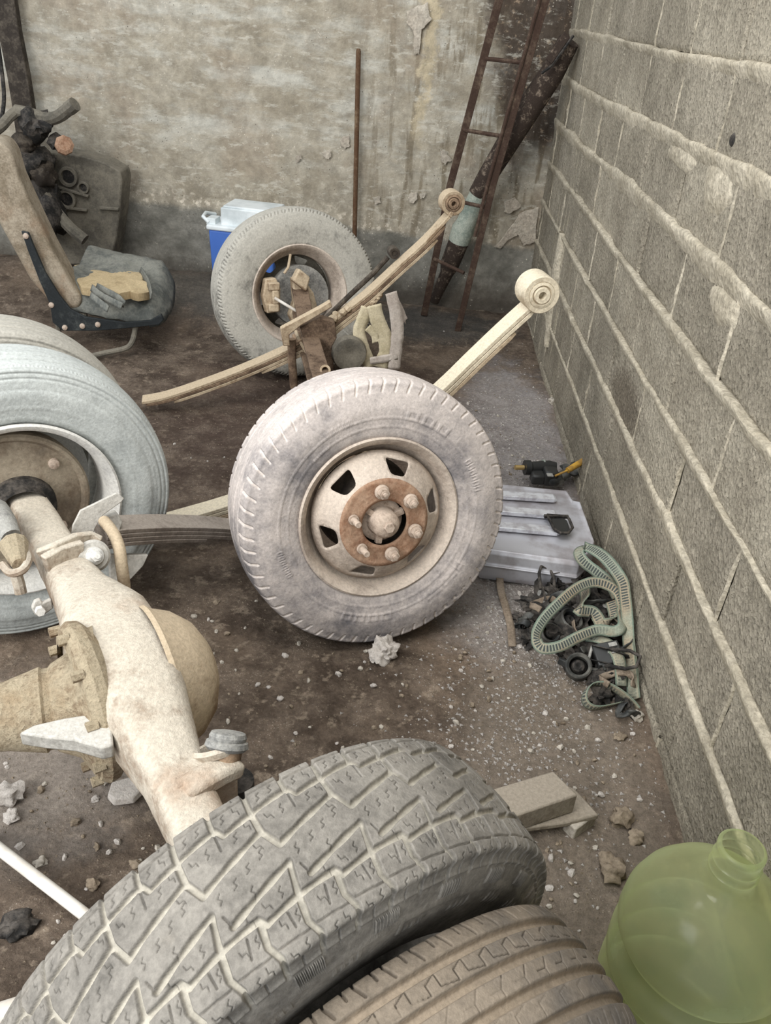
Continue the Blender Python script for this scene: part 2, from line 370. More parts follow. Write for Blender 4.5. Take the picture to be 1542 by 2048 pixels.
m1 = s.n('ShaderNodeMixShader'); m1.inputs[0].default_value = .5; s.t.links.new(s.b.outputs[0], m1.inputs[1]); s.t.links.new(tl.outputs[0], m1.inputs[2])
m2 = s.n('ShaderNodeMixShader'); s.set(m2.inputs[0], s.ss(s.math('ADD', lw.outputs['Facing'], s.math('MULTIPLY', s.math('SUBTRACT', n1, .5), .6)), 0.1, .95, .34, .88)); s.t.links.new(tr.outputs[0], m2.inputs[1]); s.t.links.new(m1.outputs[0], m2.inputs[2])
s.t.links.new(m2.outputs[0], s.t.nodes['Material Output'].inputs[0])
s = NT('clear_crumpled_plastic'); M_CLEAR = s.out(s.mix(s.noise(30, 4, .6, vec=s.pos), (196, 192, 184), (160, 156, 150)), .35, s.bump(s.noise(25, 5, .7, vec=s.pos), .8, .01))

# ------------------------------------------------------------ setting
BY = 4.78; WX = .705
def sm(a, b, x):
    t = max(0, min(1, (x-a)/(b-a))); return t*t*(3-2*t)
def hfloor(x, y):
    h = noise.fractal((x*2.3, y*2.3, 1.7), .9, 2.1, 5)*.016+noise.noise((x*14, y*14, 0))*.0035
    h += noise.noise((x*24, y*24, 3))*.0028+max(0, noise.noise((x*9, y*9, 8)))*.007
    h += .11*sm(4.1, 4.62, y)*(.25+.75*sm(-.35, -.75, x))
    h += .03*sm(.55, .70, x)*sm(1.0, 1.4, y)*0.4
    h -= .010
    return h
nx, ny = 420, 480; x0, x1, y0, y1 = -3.4, .80, .05, 4.86
vs = []; fs = []
for j in range(ny+1):
    for i in range(nx+1):
        x = x0+(x1-x0)*i/nx; y = y0+(y1-y0)*j/ny; vs.append((x, y, hfloor(x, y)))
for j in range(ny):
    for i in range(nx): a = j*(nx+1)+i; fs.append((a, a+1, a+nx+2, a+nx+1))
g = G(); g.v = vs; g.f = fs
fl = mk('floor', g, M_FLOOR, smooth=180); tag(fl, 'brown dirt floor strewn with grey cement powder', kind='structure')
g = G(); g.box(T(-1.3, BY+.12, 1.6), 4.6, .2, 3.5)
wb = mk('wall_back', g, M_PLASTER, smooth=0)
tag(wb, 'old stained plaster wall with grey band along the bottom', kind='structure')
# a slightly uneven plaster coat in front of the flat wall
g = G(); nx, nz = 220, 110
for j in range(nz+1):
    for i in range(nx+1):
        x = -3.4+4.12*i/nx; z = -.05+2.6*j/nz
        e = .43-.035*x+noise.noise((x*7, z*7, 3))*.03
        y = BY+.018-.012*noise.fractal((x*1.6, 0, z*1.6), .9, 2, 5)-.004*noise.noise((x*16, 2, z*16))-(.007 if z < e else 0)
        g.v.append((x, y, z))
for j in range(nz):
    for i in range(nx): a = j*(nx+1)+i; g.f.append((a, a+1, a+nx+2, a+nx+1))
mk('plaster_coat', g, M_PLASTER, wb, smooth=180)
def flake(name, pts, mat, parent, th=.0025, yy=None):
    g = G(); P = [at(px, py, 1, BY-.004) for px, py in pts]
    n = len(P); c = sum(P, Vector())/n
    Q = []
    for i in range(n):
        for k in range(4):
            p = P[i].lerp(P[(i+1) % n], k/4); d = (p-c); p = p+d.normalized()*noise.noise(p*60)*.012; Q.append(p)
    n = len(Q); g.v = [tuple(q) for q in Q]+[tuple(c+(q-c)*.93+Vector((0, -th, 0))) for q in Q]
    g.f = [(i, (i+1) % n, n+(i+1) % n, n+i) for i in range(n)]+[tuple(range(n, 2*n))]
    return mk(name, g, mat, parent, smooth=30)
for pts in ([(1040, 425), (1076, 415), (1072, 485), (1048, 492), (1038, 470), (1015, 480), (1000, 498), (990, 492), (1010, 470), (1028, 445)],
            [(1010, 405), (1030, 395), (1044, 410), (1022, 428), (1008, 424)],
            [(820, 385), (834, 382), (836, 398), (824, 408), (816, 400)], [(838, 388), (850, 386), (848, 398), (840, 400)],
            [(880, 300), (893, 303), (903, 320), (890, 330), (882, 318)],
            [(682, 275), (697, 272), (700, 292), (690, 300), (681, 290)], [(646, 305), (662, 302), (664, 316), (650, 320)],
            [(816, 20), (855, 5), (862, 40), (845, 60), (838, 110), (828, 108), (826, 60), (812, 45)],
            [(745, 395), (760, 392), (762, 406), (750, 410)], [(590, 312), (601, 308), (605, 318), (594, 324)]):
    flake('plaster_flake', pts, M_PATCH, wb)

g = G(); g.box(T(WX+.20, 2.2, 1.4), .24, 5.4, 3.1)
wr = mk('wall_right', g, M_BLOCK[2], smooth=0)
tag(wr, 'bare concrete block wall with thick smeared mortar joints', kind='structure')
def block_mesh(k, mat):
    # front face is a fine grid so the rough cast surface has real relief; the rest is a plain box
    g = G(); na, nb = 44, 22; hy, hz = .2045, .097
    for b in range(nb+1):
        for a in range(na+1):
            y = -hy+2*hy*a/na; z = -hz+2*hz*b/nb; e = min(hy-abs(y), hz-abs(z))
            x = -.05-.0022*noise.fractal((y*22, z*22, k*5.0), .8, 2.1, 3)-.0012*noise.noise((y*95, z*95, k*3.0))+.006*max(0, 1-e/.012)**2
            if a in (0, na): y += .0022*noise.noise((z*30, k, 1))
            if b in (0, nb): z += .0025*noise.noise((y*25, k, 2))
            g.v.append((x, y, z))
    for b in range(nb):
        for a in range(na): q = b*(na+1)+a; g.f.append((q, q+na+1, q+na+2, q+1))
    c = [0, na, nb*(na+1)+na, nb*(na+1)]; n0 = len(g.v)
    g.v += [(.05, -hy, -hz), (.05, hy, -hz), (.05, hy, hz), (.05, -hy, hz)]
    edge = [[a for a in range(na+1)], [b*(na+1)+na for b in range(nb+1)], [nb*(na+1)+a for a in range(na, -1, -1)], [b*(na+1) for b in range(nb, -1, -1)]]
    for q in range(4): g.f.append(tuple(edge[q][::-1])+(n0+q, n0+(q+1) % 4))
    g.f.append((n0+3, n0+2, n0+1, n0))
    me = D.meshes.new('concrete_block'); me.from_pydata(g.v, [], g.f); me.materials.append(mat)
    bm = bmesh.new(); bm.from_mesh(me); bmesh.ops.recalc_face_normals(bm, faces=bm.faces); bm.to_mesh(me); bm.free()
    for p in me.polygons: p.use_smooth = True
    me.set_sharp_from_angle(angle=rad(50)); return me
BM = [block_mesh(i, M_BLOCK[i % 3]) for i in range(6)]
offs = {-1: .66, 0: 1.43, 1: 1.259, 2: 1.42, 3: 2.04, 4: 1.78, 5: 1.55, 6: 2.58, 7: 1.75, 8: 1.6, 9: 1.9}
Z0 = .2386-.2
joints = []
for k in range(-1, 10):
    zb = Z0+.2*k; o = offs[k] % .414
    for i in range(-1, 12):
        y = o+.414*i
        if y > BY or y < -.1: continue
        joints.append((k, y))
        ob = D.objects.new('concrete_block', random.choice(BM)); jit = random.uniform(-.003, .004)
        COL.objects.link(ob); ob.parent = wr; ob.matrix_basis = T(WX+.05+jit, y+.207, zb+.1) @ Matrix.Rotation(random.uniform(-.006, .006), 4, 'Z')
        if i == -1 or (y+.414 > BY+.1): pass
# mortar beds squeezed out under each course: pale bulging ledges
def bed(yA, yB, zf, h, dep, seed, n=None):
    n = n or int(abs(yB-yA)/.012); g = G(); m = 7
    for i in range(n+1):
        y = yA+(yB-yA)*i/n
        hh = h*(1+.6*noise.noise((y*3, seed, 0))+.16*noise.noise((y*20, seed, 5))); dd = dep*(1+.55*noise.noise((y*4, seed, 9))+.22*noise.noise((y*24, seed, 2)))
        zc = zf(y)+.006*noise.noise((y*9, seed, 7))
        for k in range(m):
            z = zc+hh*(-.55, -.36, -.12, .10, .28, .38, .40)[k]
            g.v.append((WX+.005-(dd+.005)*(0, .42, .72, .95, 1, .72, -.6)[k], y, z))
    for i in range(n):
        for k in range(m-1): a = i*m+k; g.f.append((a, a+m, a+m+1, a+1))
    return g
for k in range(0, 10):
    zc = Z0+.2*k
    if zc < .1: continue
    g = bed(.0, BY, lambda y, zc=zc: zc-.006+(.006*math.sin(y*1.7+zc*9)), .036+.004*(k % 3)+(.016 if k in (5, 6) else 0), .011 if k > 1 else .008, k*3.1)
    mk('mortar_bed', g, M_MORTAR, wr, smooth=60)
for (k, y) in joints:
    if y < .5 or random.random() < .30: continue
    zb = Z0+.2*k
    g = G(); n = 12; m = 5; sd = random.random()*50; wd = random.uniform(.008, .017)
    sl = random.uniform(-.012, .012)
    for i in range(n+1):
        z = zb+.2*i/n; 
        for q in range(m):
            a = -pi/2+pi*q/(m-1); g.v.append((WX+.005-.0065*math.cos(a)*(1+1.1*noise.noise((z*20, sd, 0))), y+sl*(i/n-.5)+wd/2*math.sin(a)+.003*noise.noise((z*25, sd, 4)), z))
    for i in range(n):
        for q in range(m-1): a = i*m+q; g.f.append((a, a+m, a+m+1, a+1))
    mk('mortar_bead', g, M_MORTAR, wr, smooth=60)
# long mortar smear near the corner and the fat patch below the hole
g = G(); n = 30
for i in range(n+1):
    t = i/n; y = 3.98-.02*t+.22*max(0, t-.55)*-1; z = .66-.50*t
    w_ = .03+.055*math.sin(pi*min(1, t*1.1))**.7*(1+.3*noise.noise((t*9, 1, 1)))
    for k in range(7):
        a = -pi/2+pi*k/6
        g.v.append((WX+.006-(.028+.008*noise.noise((t*12, k, 2)))*max(0, math.cos(a))**.8, y+w_*.7*math.sin(a), z))
for i in range(n):
    for k in range(6): a = i*7+k; g.f.append((a, a+7, a+8, a+1))
mk('mortar_smear', g, M_MORTAR, wr, smooth=60)
def blobpatch(cy, cz, ry, rz, dep, sd):
    g = G(); n = 28; m = 8; g.v.append((WX-dep, cy, cz))
    for k in range(1, m+1):
        for i in range(n):
            a = 2*pi*i/n; q = (k/m)*(1+.3*noise.noise((math.cos(a)*1.5, math.sin(a)*1.5, sd)))
            y = cy+ry*q*math.cos(a); z = cz+rz*q*math.sin(a)
            g.v.append((WX+.008-(dep+.008)*(1-(k/m)**2.5)+.003*noise.noise((y*40, z*40, sd)), y, z))
    for i in range(n): g.f.append((0, 1+i, 1+(i+1) % n))
    for k in range(m-1):
        for i in range(n): a = 1+k*n; g.f.append((a+i, a+n+i, a+n+(i+1) % n, a+(i+1) % n))
    return g
mk('mortar_patch', blobpatch(2.10, 1.19, .13, .065, .008, 3), M_MORTAR, wr, smooth=60)
mk('mortar_patch', blobpatch(2.45, 1.205, .18, .035, .008, 8), M_MORTAR, wr, smooth=60)
mk('mortar_patch', blobpatch(1.86, .98, .12, .045, .008, 12), M_MORTAR, wr, smooth=60)
g = G(); g.lathe([(0, .001), (.002, .010), (-.004, .017), (-.012, .024)], frame((WX-.004, 2.07, 1.293), (-1, 0, 0)), 14)
mk('hole_in_block', g, M_BLACK, wr, smooth=60)

# ------------------------------------------------------------ tyres
def segd(a, b, segs, per):
    """distance to a list of segments, periodic in a"""
    d = np.full(a.shape, 9.0)
    for (p, q) in segs:
        for sft in (-per, 0, per):
            px, py = p[0]+sft, p[1]; qx, qy = q[0]+sft, q[1]
            vx, vy = qx-px, qy-py; L = vx*vx+vy*vy+1e-12
            t = np.clip(((a-px)*vx+(b-py)*vy)/L, 0, 1)
            d = np.minimum(d, np.hypot(a-px-t*vx, b-py-t*vy))
    return d
def nsm(x, lo, hi):
    t = np.clip((x-lo)/(hi-lo), 0, 1); return t*t*(3-2*t)
def tyre(parent, name, M, R, W, Rb, tw, tread, side, mat, arc=(-20, 200), nf=500, nc=80, nst=60, nss=20, label=None):
    prof = [(-.34*W, Rb), (-.40*W, Rb+.004), (-.455*W, Rb+.02), (-.5*W, (Rb+R)*.5-.005), (-.49*W, R-.055), (-.455*W, R-.026), (-tw, R-.010), (-tw*.6, R-.003), (0, R)]
    prof = prof+[(-z, r) for z, r in prof[-2::-1]]
    P = smoothpath([Vector((z, r, 0)) for z, r in prof], 24)
    P = np.array([(p.x, p.y) for p in P]); seg = np.hypot(*(P[1:]-P[:-1]).T); cum = np.concatenate([[0], np.cumsum(seg)])
    L = cum[-1]; half = L/2
    Lt = tw+.035
    ls = np.concatenate([np.linspace(-half, -Lt, nss, endpoint=False), np.linspace(-Lt, Lt, nst), np.linspace(Lt, half, nss+1)[1:]])
    pz = np.interp(ls+half, cum, P[:, 0]); pr = np.interp(ls+half, cum, P[:, 1])
    tz = np.gradient(pz, ls); tr = np.gradient(pr, ls); nn = np.hypot(tz, tr); nz_, nr_ = -tr/nn, tz/nn
    th = np.concatenate([np.linspace(rad(arc[0]), rad(arc[1]), nf, endpoint=False), np.linspace(rad(arc[1]), rad(arc[0]+360), nc, endpoint=False)])
    A, B = np.meshgrid(th, ls, indexing='ij')
    dep, dust, sipe = tread(A*R, B, R)
    hs, ds = side(A, B, half, Lt) if side else (0, 0)
    h = -dep+hs; dust = np.maximum(dust, ds)
    Zc = pz[None, :]+nz_[None, :]*h; Rc = pr[None, :]+nr_[None, :]*h
    X = Rc*np.cos(A); Y = Rc*np.sin(A)
    inner = [(.33*W, Rb+.001), (.40*W, Rb+.03), (.44*W, (Rb+R)/2), (.40*W, R-.03), (.2*W, R-.02), (-.2*W, R-.02), (-.40*W, R-.03), (-.44*W, (Rb+R)/2), (-.40*W, Rb+.03), (-.33*W, Rb+.001)]
    iz = np.array([p[0] for p in inner]); ir = np.array([p[1] for p in inner])
    X = np.concatenate([X, np.cos(th)[:, None]*ir], 1); Y = np.concatenate([Y, np.sin(th)[:, None]*ir], 1); Zc = np.concatenate([Zc, np.repeat(iz[None, :], len(th), 0)], 1)
    n, m = X.shape
    pad = np.zeros((n, len(inner))); dust = np.concatenate([dust*np.ones((n, m-len(inner))), pad], 1); sipe = np.concatenate([sipe, pad], 1)
    me = D.meshes.new(name); co = np.stack([X, Y, Zc], -1).reshape(-1, 3)
    i = np.arange(n)[:, None]; k = np.arange(m)[None, :]; i2 = (i+1) % n; k2 = (k+1) % m
    F = np.stack([i*m+k, i2*m+k, i2*m+k2, i*m+k2], -1).reshape(-1, 4)
    me.vertices.add(len(co)); me.vertices.foreach_set('co', co.ravel().astype(np.float32))
    me.loops.add(F.size); me.loops.foreach_set('vertex_index', F.ravel().astype(np.int32))
    me.polygons.add(len(F)); me.polygons.foreach_set('loop_start', np.arange(0, F.size, 4, dtype=np.int32))
    me.polygons.foreach_set('use_smooth', np.ones(len(F), bool))
    me.update(calc_edges=True); me.validate()
    for nm, ar in (('groove', dust), ('sipe', sipe)):
        at_ = me.attributes.new(nm, 'FLOAT', 'POINT'); at_.data.foreach_set('value', ar.ravel().astype(np.float32))
    me.materials.append(mat); me.flip_normals()
    o = D.objects.new(name, me); reg(o, parent, M)
    if label: o['label'] = label
    return o
def rings(B, half, posl, w, h):
    o = 0
    for p in posl: o = o+h*np.exp(-((half-np.abs(B)-p)/w)**2)
    return o
# all-terrain tread
def tread_at(a, b, R):
    P = 2*pi*R/26; rs = np.random.RandomState(3)
    wob = .0005*np.sin(a*140+b*60)
    q = lambda L: [((x1*P, y1), (x2*P, y2)) for x1, y1, x2, y2 in L]
    main = q([(0, -.060, .46, -.054), (.46, -.054, .52, -.066), (.52, -.066, 1, -.060),
              (0, -.13, .0, -.10), (0, -.10, .06, -.060), (.06, -.060, .08, -.034), (.52, -.13, .5, -.10), (.5, -.10, .55, -.064),
              (.08, -.034, .98, -.010), (.98, -.010, 1.08, -.034),
              (0, .012, .86, .034), (0, .012, .10, .046),
              (.10, .046, .55, .052), (.55, .052, .60, .044), (.60, .044, 1.1, .046),
              (.10, .046, .16, .072), (.16, .072, .10, .088), (.10, .088, .13, .122), (.60, .046, .66, .070), (.66, .070, .60, .086), (.60, .086, .63, .118)])
    d = segd(np.mod(a, P), b, main, P)+wob
    w = .0024
    dep = .0065*nsm(-d, -w-.0022, -w+.0006); dust = nsm(-d, -w-.0012, -w+.0004)
    thin = q([(.55, -.064, .57, -.040), (.3, .052, .3, .07), (.8, .052, .86, .07), (.36, -.13, .34, -.10), (.78, -.13, .76, -.10), (.38, .1, .40, .118), (.88, .1, .9, .118), (.86, .034, .90, .020),
              (.10, .08, .60, .078), (.60, .08, 1.1, .078), (0, -.082, .5, -.080), (.5, -.086, 1.0, -.084)])
    d2 = segd(np.mod(a, P), b, thin, P)
    dep = np.maximum(dep, .003*nsm(-d2, -.0016, -.0004))
    sip = []
    for cx, cy in ((.18, -.048), (.36, -.044), (.72, -.046), (.9, -.045), (.22, -.012), (.42, -.006), (.62, 0), (.84, .004), (.25, .034), (.45, .038), (.68, .040), (.2, -.02), (.5, .018),
                   (.22, .062), (.40, .062), (.72, .060), (.9, .062), (.2, -.072), (.38, -.072), (.7, -.076), (.88, -.074), (.28, .090), (.45, .092), (.76, .09), (.92, .092), (.2, -.092), (.7, -.096)):
        an = rs.choice([.9, 1.2, 1.9, 2.2]); L = .0060; ca, sa = math.cos(an)*L, math.sin(an)*L
        x, y = cx*P, cy; m1 = (x-ca*.2+.0022*math.sin(an), y-sa*.2-.0022*math.cos(an)); m2 = (x+ca*.2-.0022*math.sin(an), y+sa*.2+.0022*math.cos(an))
        sip += [((x-ca, y-sa), m1), (m1, m2), (m2, (x+ca, y+sa))]
    d3 = segd(np.mod(a, P), b, sip, P); si = .7*nsm(-d3, -.0009, -.0003)
    dep = np.maximum(dep, .002*si)
    fade = 1-nsm(np.abs(b), .108, .124)
    return dep*fade, dust*fade, si*fade
def side_at(A, B, half, Lt):
    h = rings(B, half, (.014, .022, .112, .146), .0022, .0018)
    hatch = 0; s_ = half-np.abs(B)
    for c0 in np.arange(-30, 220, 16.5):
        win = nsm(np.cos(A-rad(c0)), math.cos(rad(3.1)), math.cos(rad(2.8)))
        hatch = hatch+win*nsm(s_, .118, .120)*nsm(-s_, -.140, -.138)*(.5+.5*np.sign(np.sin(A*900)))*.0028
    let = 0
    rs = np.random.RandomState(5)
    for c0 in np.arange(-22, 220, 16.5):
        for j in range(4):
            c1 = c0+j*2.0-2; hi = rs.uniform(.096, .106)
            win = nsm(np.cos(A-rad(c1)), math.cos(rad(.55)), math.cos(rad(.45)))
            let = let+win*nsm(s_, .086, .088)*nsm(-s_, -hi-.001, -hi)*.0014
    return h+hatch+let, 0*A
# straight-ribbed road tread
def tread_rib(a, b, R):
    d = np.full(a.shape, 9.)
    for g_ in (-.051, -.017, .017, .051): d = np.minimum(d, np.abs(b-g_))
    w = .0052; dep = .009*nsm(-d, -w-.002, -w+.002); dust = .75*nsm(-d, -w-.001, -w)
    P = 2*pi*R/54; am = np.mod(a, P); q = lambda L: [((x1*P, y1), (x2*P, y2)) for x1, y1, x2, y2 in L]
    sh = segd(am, b, q([(.0, -.062, .18, -.078), (.18, -.078, .2, -.105), (.5, -.07, .62, -.098), (0, .062, .2, .085), (.2, .085, .2, .105), (.55, .068, .6, .1)]), P)
    dep = np.maximum(dep, .004*nsm(-sh, -.0022, -.0006))
    sp = segd(am, b, q([(.05, -.045, .45, -.038), (.45, -.038, .45, -.026), (.45, -.026, 1.05, -.030), (.05, -.045, .05, -.030), (.2, -.011, .5, .002), (.5, .002, .9, .002), (.5, .002, .5, .011), (.1, .024, .6, .03), (.6, .03, .6, .044)]), P)
    si = nsm(-sp, -.0012, -.0003)*(.4+.6*(np.sin(a*9+b*40) > -.3)); dep = np.maximum(dep, .002*si)
    fade = 1-nsm(np.abs(b), .100, .112)
    return dep*fade, dust*fade, si*fade*.9
def tread_tick(a, b, R):
    d = np.minimum(np.abs(b-.028), np.abs(b+.028)); d = np.minimum(d, np.abs(np.abs(b)-.066))
    dep = .004*nsm(-d, -.005, -.002); P = 2*pi*R/62; am = np.mod(a, P)
    q = lambda L: [((x1*P, y1), (x2*P, y2)) for x1, y1, x2, y2 in L]
    t = segd(am, b, q([(.05, .070, .10, .090), (.10, .090, .42, .122), (.05, -.070, .12, -.092), (.12, -.092, .34, -.114)]), P)
    g_ = nsm(-t, -.0036, -.0012); dep = np.maximum(dep, .0045*g_)
    z = segd(am, b, q([(0, .0, .5, .01), (.5, .01, 1, 0), (0, .045, .5, .052), (.5, -.05, 1, -.045)]), P); si = nsm(-z, -.0014, -.0004)
    dep = np.maximum(dep, .002*si); fade = 1-nsm(np.abs(b), .118, .128)
    return dep*fade, np.maximum(g_, .25*nsm(-d, -.005, -.002))*fade, si*fade*.5
def tread_wornblocks(a, b, R):
    P = 2*pi*R/70; am = np.mod(a, P); q = lambda L: [((x1*P, y1), (x2*P, y2)) for x1, y1, x2, y2 in L]
    d = np.minimum(np.abs(b-.03+.003*np.sign(np.sin(a/P*2*pi))), np.abs(b+.03)); d = np.minimum(d, np.abs(np.abs(b)-.072-.003*np.sign(np.sin(a/P*2*pi))))
    t = segd(am, b, q([(0, .078, .2, .098), (.5, .08, .6, .096), (0, -.078, .2, -.098), (.5, -.08, .6, -.096)]), P)
    d = np.minimum(d, t); g_ = nsm(-d, -.004, -.0015); fade = 1-nsm(np.abs(b), .100, .108)
    return .0045*g_*fade, .2*g_*fade, .5*g_*fade
def tread_plain(a, b, R):
    d = np.full(a.shape, 9.)
    for g_ in (-.045, -.015, .015, .045): d = np.minimum(d, np.abs(b-g_))
    dep = .005*nsm(-d, -.005, -.002)
    d2 = np.full(a.shape, 9.)
    for g_ in (.086, .098, .110, .122, .134): d2 = np.minimum(d2, np.abs(np.abs(b)-g_))
    dep = np.maximum(dep, .0022*nsm(-d2, -.003, -.001)); ser = (np.abs(np.abs(b)-.078) < .004)*(.5+.5*np.sign(np.sin(a*700)))*.0012
    return dep+ser, .3*nsm(-d, -.004, -.002), .25*nsm(-d2, -.003, -.001)
def side_rings(A, B, half, Lt): return rings(B, half, (.012, .020, .034, .062), .0018, .0016), 0*A
def side_b(A, B, half, Lt):
    s_ = half-np.abs(B); h = rings(B, half, (.012, .020, .055, .078), .0018, .0016)
    rs = np.random.RandomState(2)
    for (c0, n_, s0, s1, wd) in ((115, 8, .078, .092, .9), (68, 3, .074, .100, 4.2), (-45, 5, .070, .092, 2.6), (200, 6, .074, .090, 1.2), (130, 9, .050, .057, .6), (22, 6, .072, .092, 1.5), (-95, 4, .074, .096, 3.4)):
        for j in range(n_):
            c1 = c0+(j-n_/2)*wd*2.3
            win = nsm(np.cos(A-rad(c1)), math.cos(rad(wd)), math.cos(rad(wd*.75)))
            inn = nsm(np.cos(A-rad(c1)), math.cos(rad(wd*.55)), math.cos(rad(wd*.3)))*nsm(s_, s0+.004, s0+.005)*nsm(-s_, -s1+.004, -s1+.005)
            h = h+(win*nsm(s_, s0, s0+.001)*nsm(-s_, -s1, -s1+.001)-inn)*.0012
    return h, 0*A

def wheelM(c, az, el, off=0):
    az = rad(az); el = rad(el); n = Vector((math.cos(el)*math.cos(az), math.cos(el)*math.sin(az), math.sin(el)))
    u = n.cross(Vector((0, 0, 1))).normalized(); v = u.cross(n)
    c = Vector(c)+n*off
    # local X = u, Y = v, Z = n ; (u,v,n) is left-handed for this pair, so use -u
    x = -u; y = v
    return Matrix(((x.x, y.x, n.x, c.x), (x.y, y.y, n.y, c.y), (x.z, y.z, n.z, c.z), (0, 0, 0, 1))), n

# two tyres in front
M, n = wheelM((-.063, .611, .381), -51, -5.7)
ra = .371
t = tyre(None, 'tyre', M, ra, .200, .205, .088, tread_at, side_at, M_RUB_D, (-25, 205), 2000, 60, 230, 26)
tag(t, 'large off-road tyre with chunky zigzag tread standing nearest the axle housing', 'tyre')
M, n = wheelM((.083, .483, .326), -54.6, -6)
t = tyre(None, 'tyre', M, .318, .180, .175, .078, tread_rib, side_rings, M_RUB_E, (-25, 205), 1500, 60, 190, 14)
tag(t, 'brown-dusted road tyre with four straight tread grooves leaning beside the chunky tyre', 'tyre')

# ------------------------------------------------------------ rims
def rim_geo(parent, M, Rl, W, mat, dr=.035):
    """rolled steel rim: lips at z = 0 and z = -W (local)"""
    p = [(0.003, Rl-.004), (.006, Rl+.001), (.003, Rl+.006), (-.006, Rl+.004), (-.012, Rl-.010), (-.035, Rl-.014), (-.055, Rl-dr), (-W*.55, Rl-dr-.002), (-W*.7, Rl-.018), (-W+.012, Rl-.012), (-W+.004, Rl+.004), (-W-.003, Rl+.002),
         (-W, Rl-.006), (-W+.014, Rl-.017), (-W*.7, Rl-.024), (-W*.55, Rl-dr-.007), (-.052, Rl-dr-.006), (-.030, Rl-.020), (-.008, Rl-.015)]
    g = G(); g.lathe(p, None, 96, closed=True)
    return mk('rim', g, mat, parent, M, world=False, smooth=50)
def disc_geo(zf, ro, ri, nh, hr, hr0, hr1, hw, rot=0, th=.004):
    """pressed disc with nh rounded trapezoid windows"""
    V = []; Eg = []
    def loop(pts):
        k = len(V); V.extend([Vector(p) for p in pts]); Eg.extend([(k+i, k+(i+1) % len(pts)) for i in range(len(pts))])
    loop([(ro*math.cos(2*pi*i/96), ro*math.sin(2*pi*i/96)) for i in range(96)])
    if ri: loop([(ri*math.cos(2*pi*i/48), ri*math.sin(2*pi*i/48)) for i in range(48)])
    holes = []
    for h in range(nh):
        a0 = rot+2*pi*h/nh; c = []
        for (rr, sg, ha) in ((hr0, -1, hw*.7), (hr1, -1, hw), (hr1, 1, hw), (hr0, 1, hw*.7)): c.append((rr, sg*ha))
        pts = []
        cs = [Vector((r_*math.cos(a0+a_), r_*math.sin(a0+a_))) for r_, a_ in c]
        for i in range(4):
            p, q, r_ = cs[i-1], cs[i], cs[(i+1) % 4]; d = .011
            A_ = q+(p-q).normalized()*d; B_ = q+(r_-q).normalized()*d
            for t_ in (0, .33, .66, 1): pts.append((1-t_)**2*A_+2*t_*(1-t_)*q+t_*t_*B_)
        holes.append(pts); loop([tuple(p) for p in pts])
    for r_ in np.arange((ri or .0)+.008, ro-.004, .008):
        nn = max(12, int(2*pi*r_/.010))
        for i in range(nn): V.append(Vector((r_*math.cos(2*pi*i/nn), r_*math.sin(2*pi*i/nn))))
    res = delaunay_2d_cdt(V, Eg, [], 0, 1e-5)
    vv, ff = res[0], res[2]
    def inside(p, poly):
        c_ = False; n = len(poly); j = n-1
        for i in range(n):
            if (poly[i].y > p.y) != (poly[j].y > p.y) and p.x < (poly[j].x-poly[i].x)*(p.y-poly[i].y)/(poly[j].y-poly[i].y)+poly[i].x: c_ = not c_
            j = i
        return c_
    F = []
    for f in ff:
        c = sum((vv[i] for i in f), Vector((0, 0)))/len(f)
        if c.length > ro or (ri and c.length < ri*.995): continue
        if any(inside(c, h) for h in holes): continue
        F.append(tuple(f))
    g = G(); g.v = [(p.x, p.y, zf(p.length)) for p in vv]; g.f = F
    return g
def solid(o, th, off=-1):
    m = o.modifiers.new('thick', 'SOLIDIFY'); m.thickness = th; m.offset = off; return o

# ------------------------------------------------------------ front axle with two wheels and two leaf springs
Bc = Vector((-.011, 1.832, .370)); Ac = Vector((-.451, 3.631, .374))
nA = (Bc-Ac); nA.z = 0; nA.normalize()
sp = Vector((-nA.y, nA.x, 0))   # across the axle, along the springs (points to the wall)
fa = empty('front_axle', (-.25, 2.75, 0), 'dusty truck front axle lying on two wheels with two long leaf springs', 'axle')
MB, nB = wheelM(Bc, -68, 11.9)
tB = tyre(fa, 'tyre', MB @ T(0, 0, -.100), .364, .225, .205, .094, tread_tick, side_b, M_RUB_B, (-40, 300), 1100, 20, 150, 40, label='tyre with pale dusty sidewall and notched shoulder, nearest the fuel can')
rim_geo(tB, MB, .210, .17, M_RIM)
def zB(r):
    pts = [(.04, .030), (.116, .030), (.123, .024), (.150, .002), (.170, -.016), (.176, -.026), (.2, -.05)]
    for (a, b_), (c, d_) in zip(pts, pts[1:]):
        if r <= c: t_ = max(0, (r-a)/(c-a)); return b_+(d_-b_)*t_
    return pts[-1][1]
g = disc_geo(zB, .176, .110, 6, .15, .126, .163, .225, rot=rad(72)); o = mk('wheel_disc', g, M_RIM, tB, MB, world=False, smooth=40); solid(o, .005)
g = disc_geo(lambda r: .032+.001*math.sin(r*300), .118, .060, 0, 0, 0, 0, 0); o = mk('hub_flange', g, M_RUST, tB, MB, world=False, smooth=40); solid(o, .008); o['label'] = 'rusty brown centre ring'
g = G(); g.lathe([(-.05, .060), (.004, .058), (.008, .050), (.008, .040), (.014, .037), (.048, .035), (.058, .029), (.064, .018), (.066, .0)], None, 32)
for a in (20, 140, 260): g.box(Matrix.Rotation(rad(a), 4, 'Z') @ T(.048, 0, .012), .026, .016, .014)
g.hexn(T(0, 0, .068), .014, .010)
mk('hub_cap', g, M_NUT, tB, MB, world=False, smooth=40, bevel=.001)
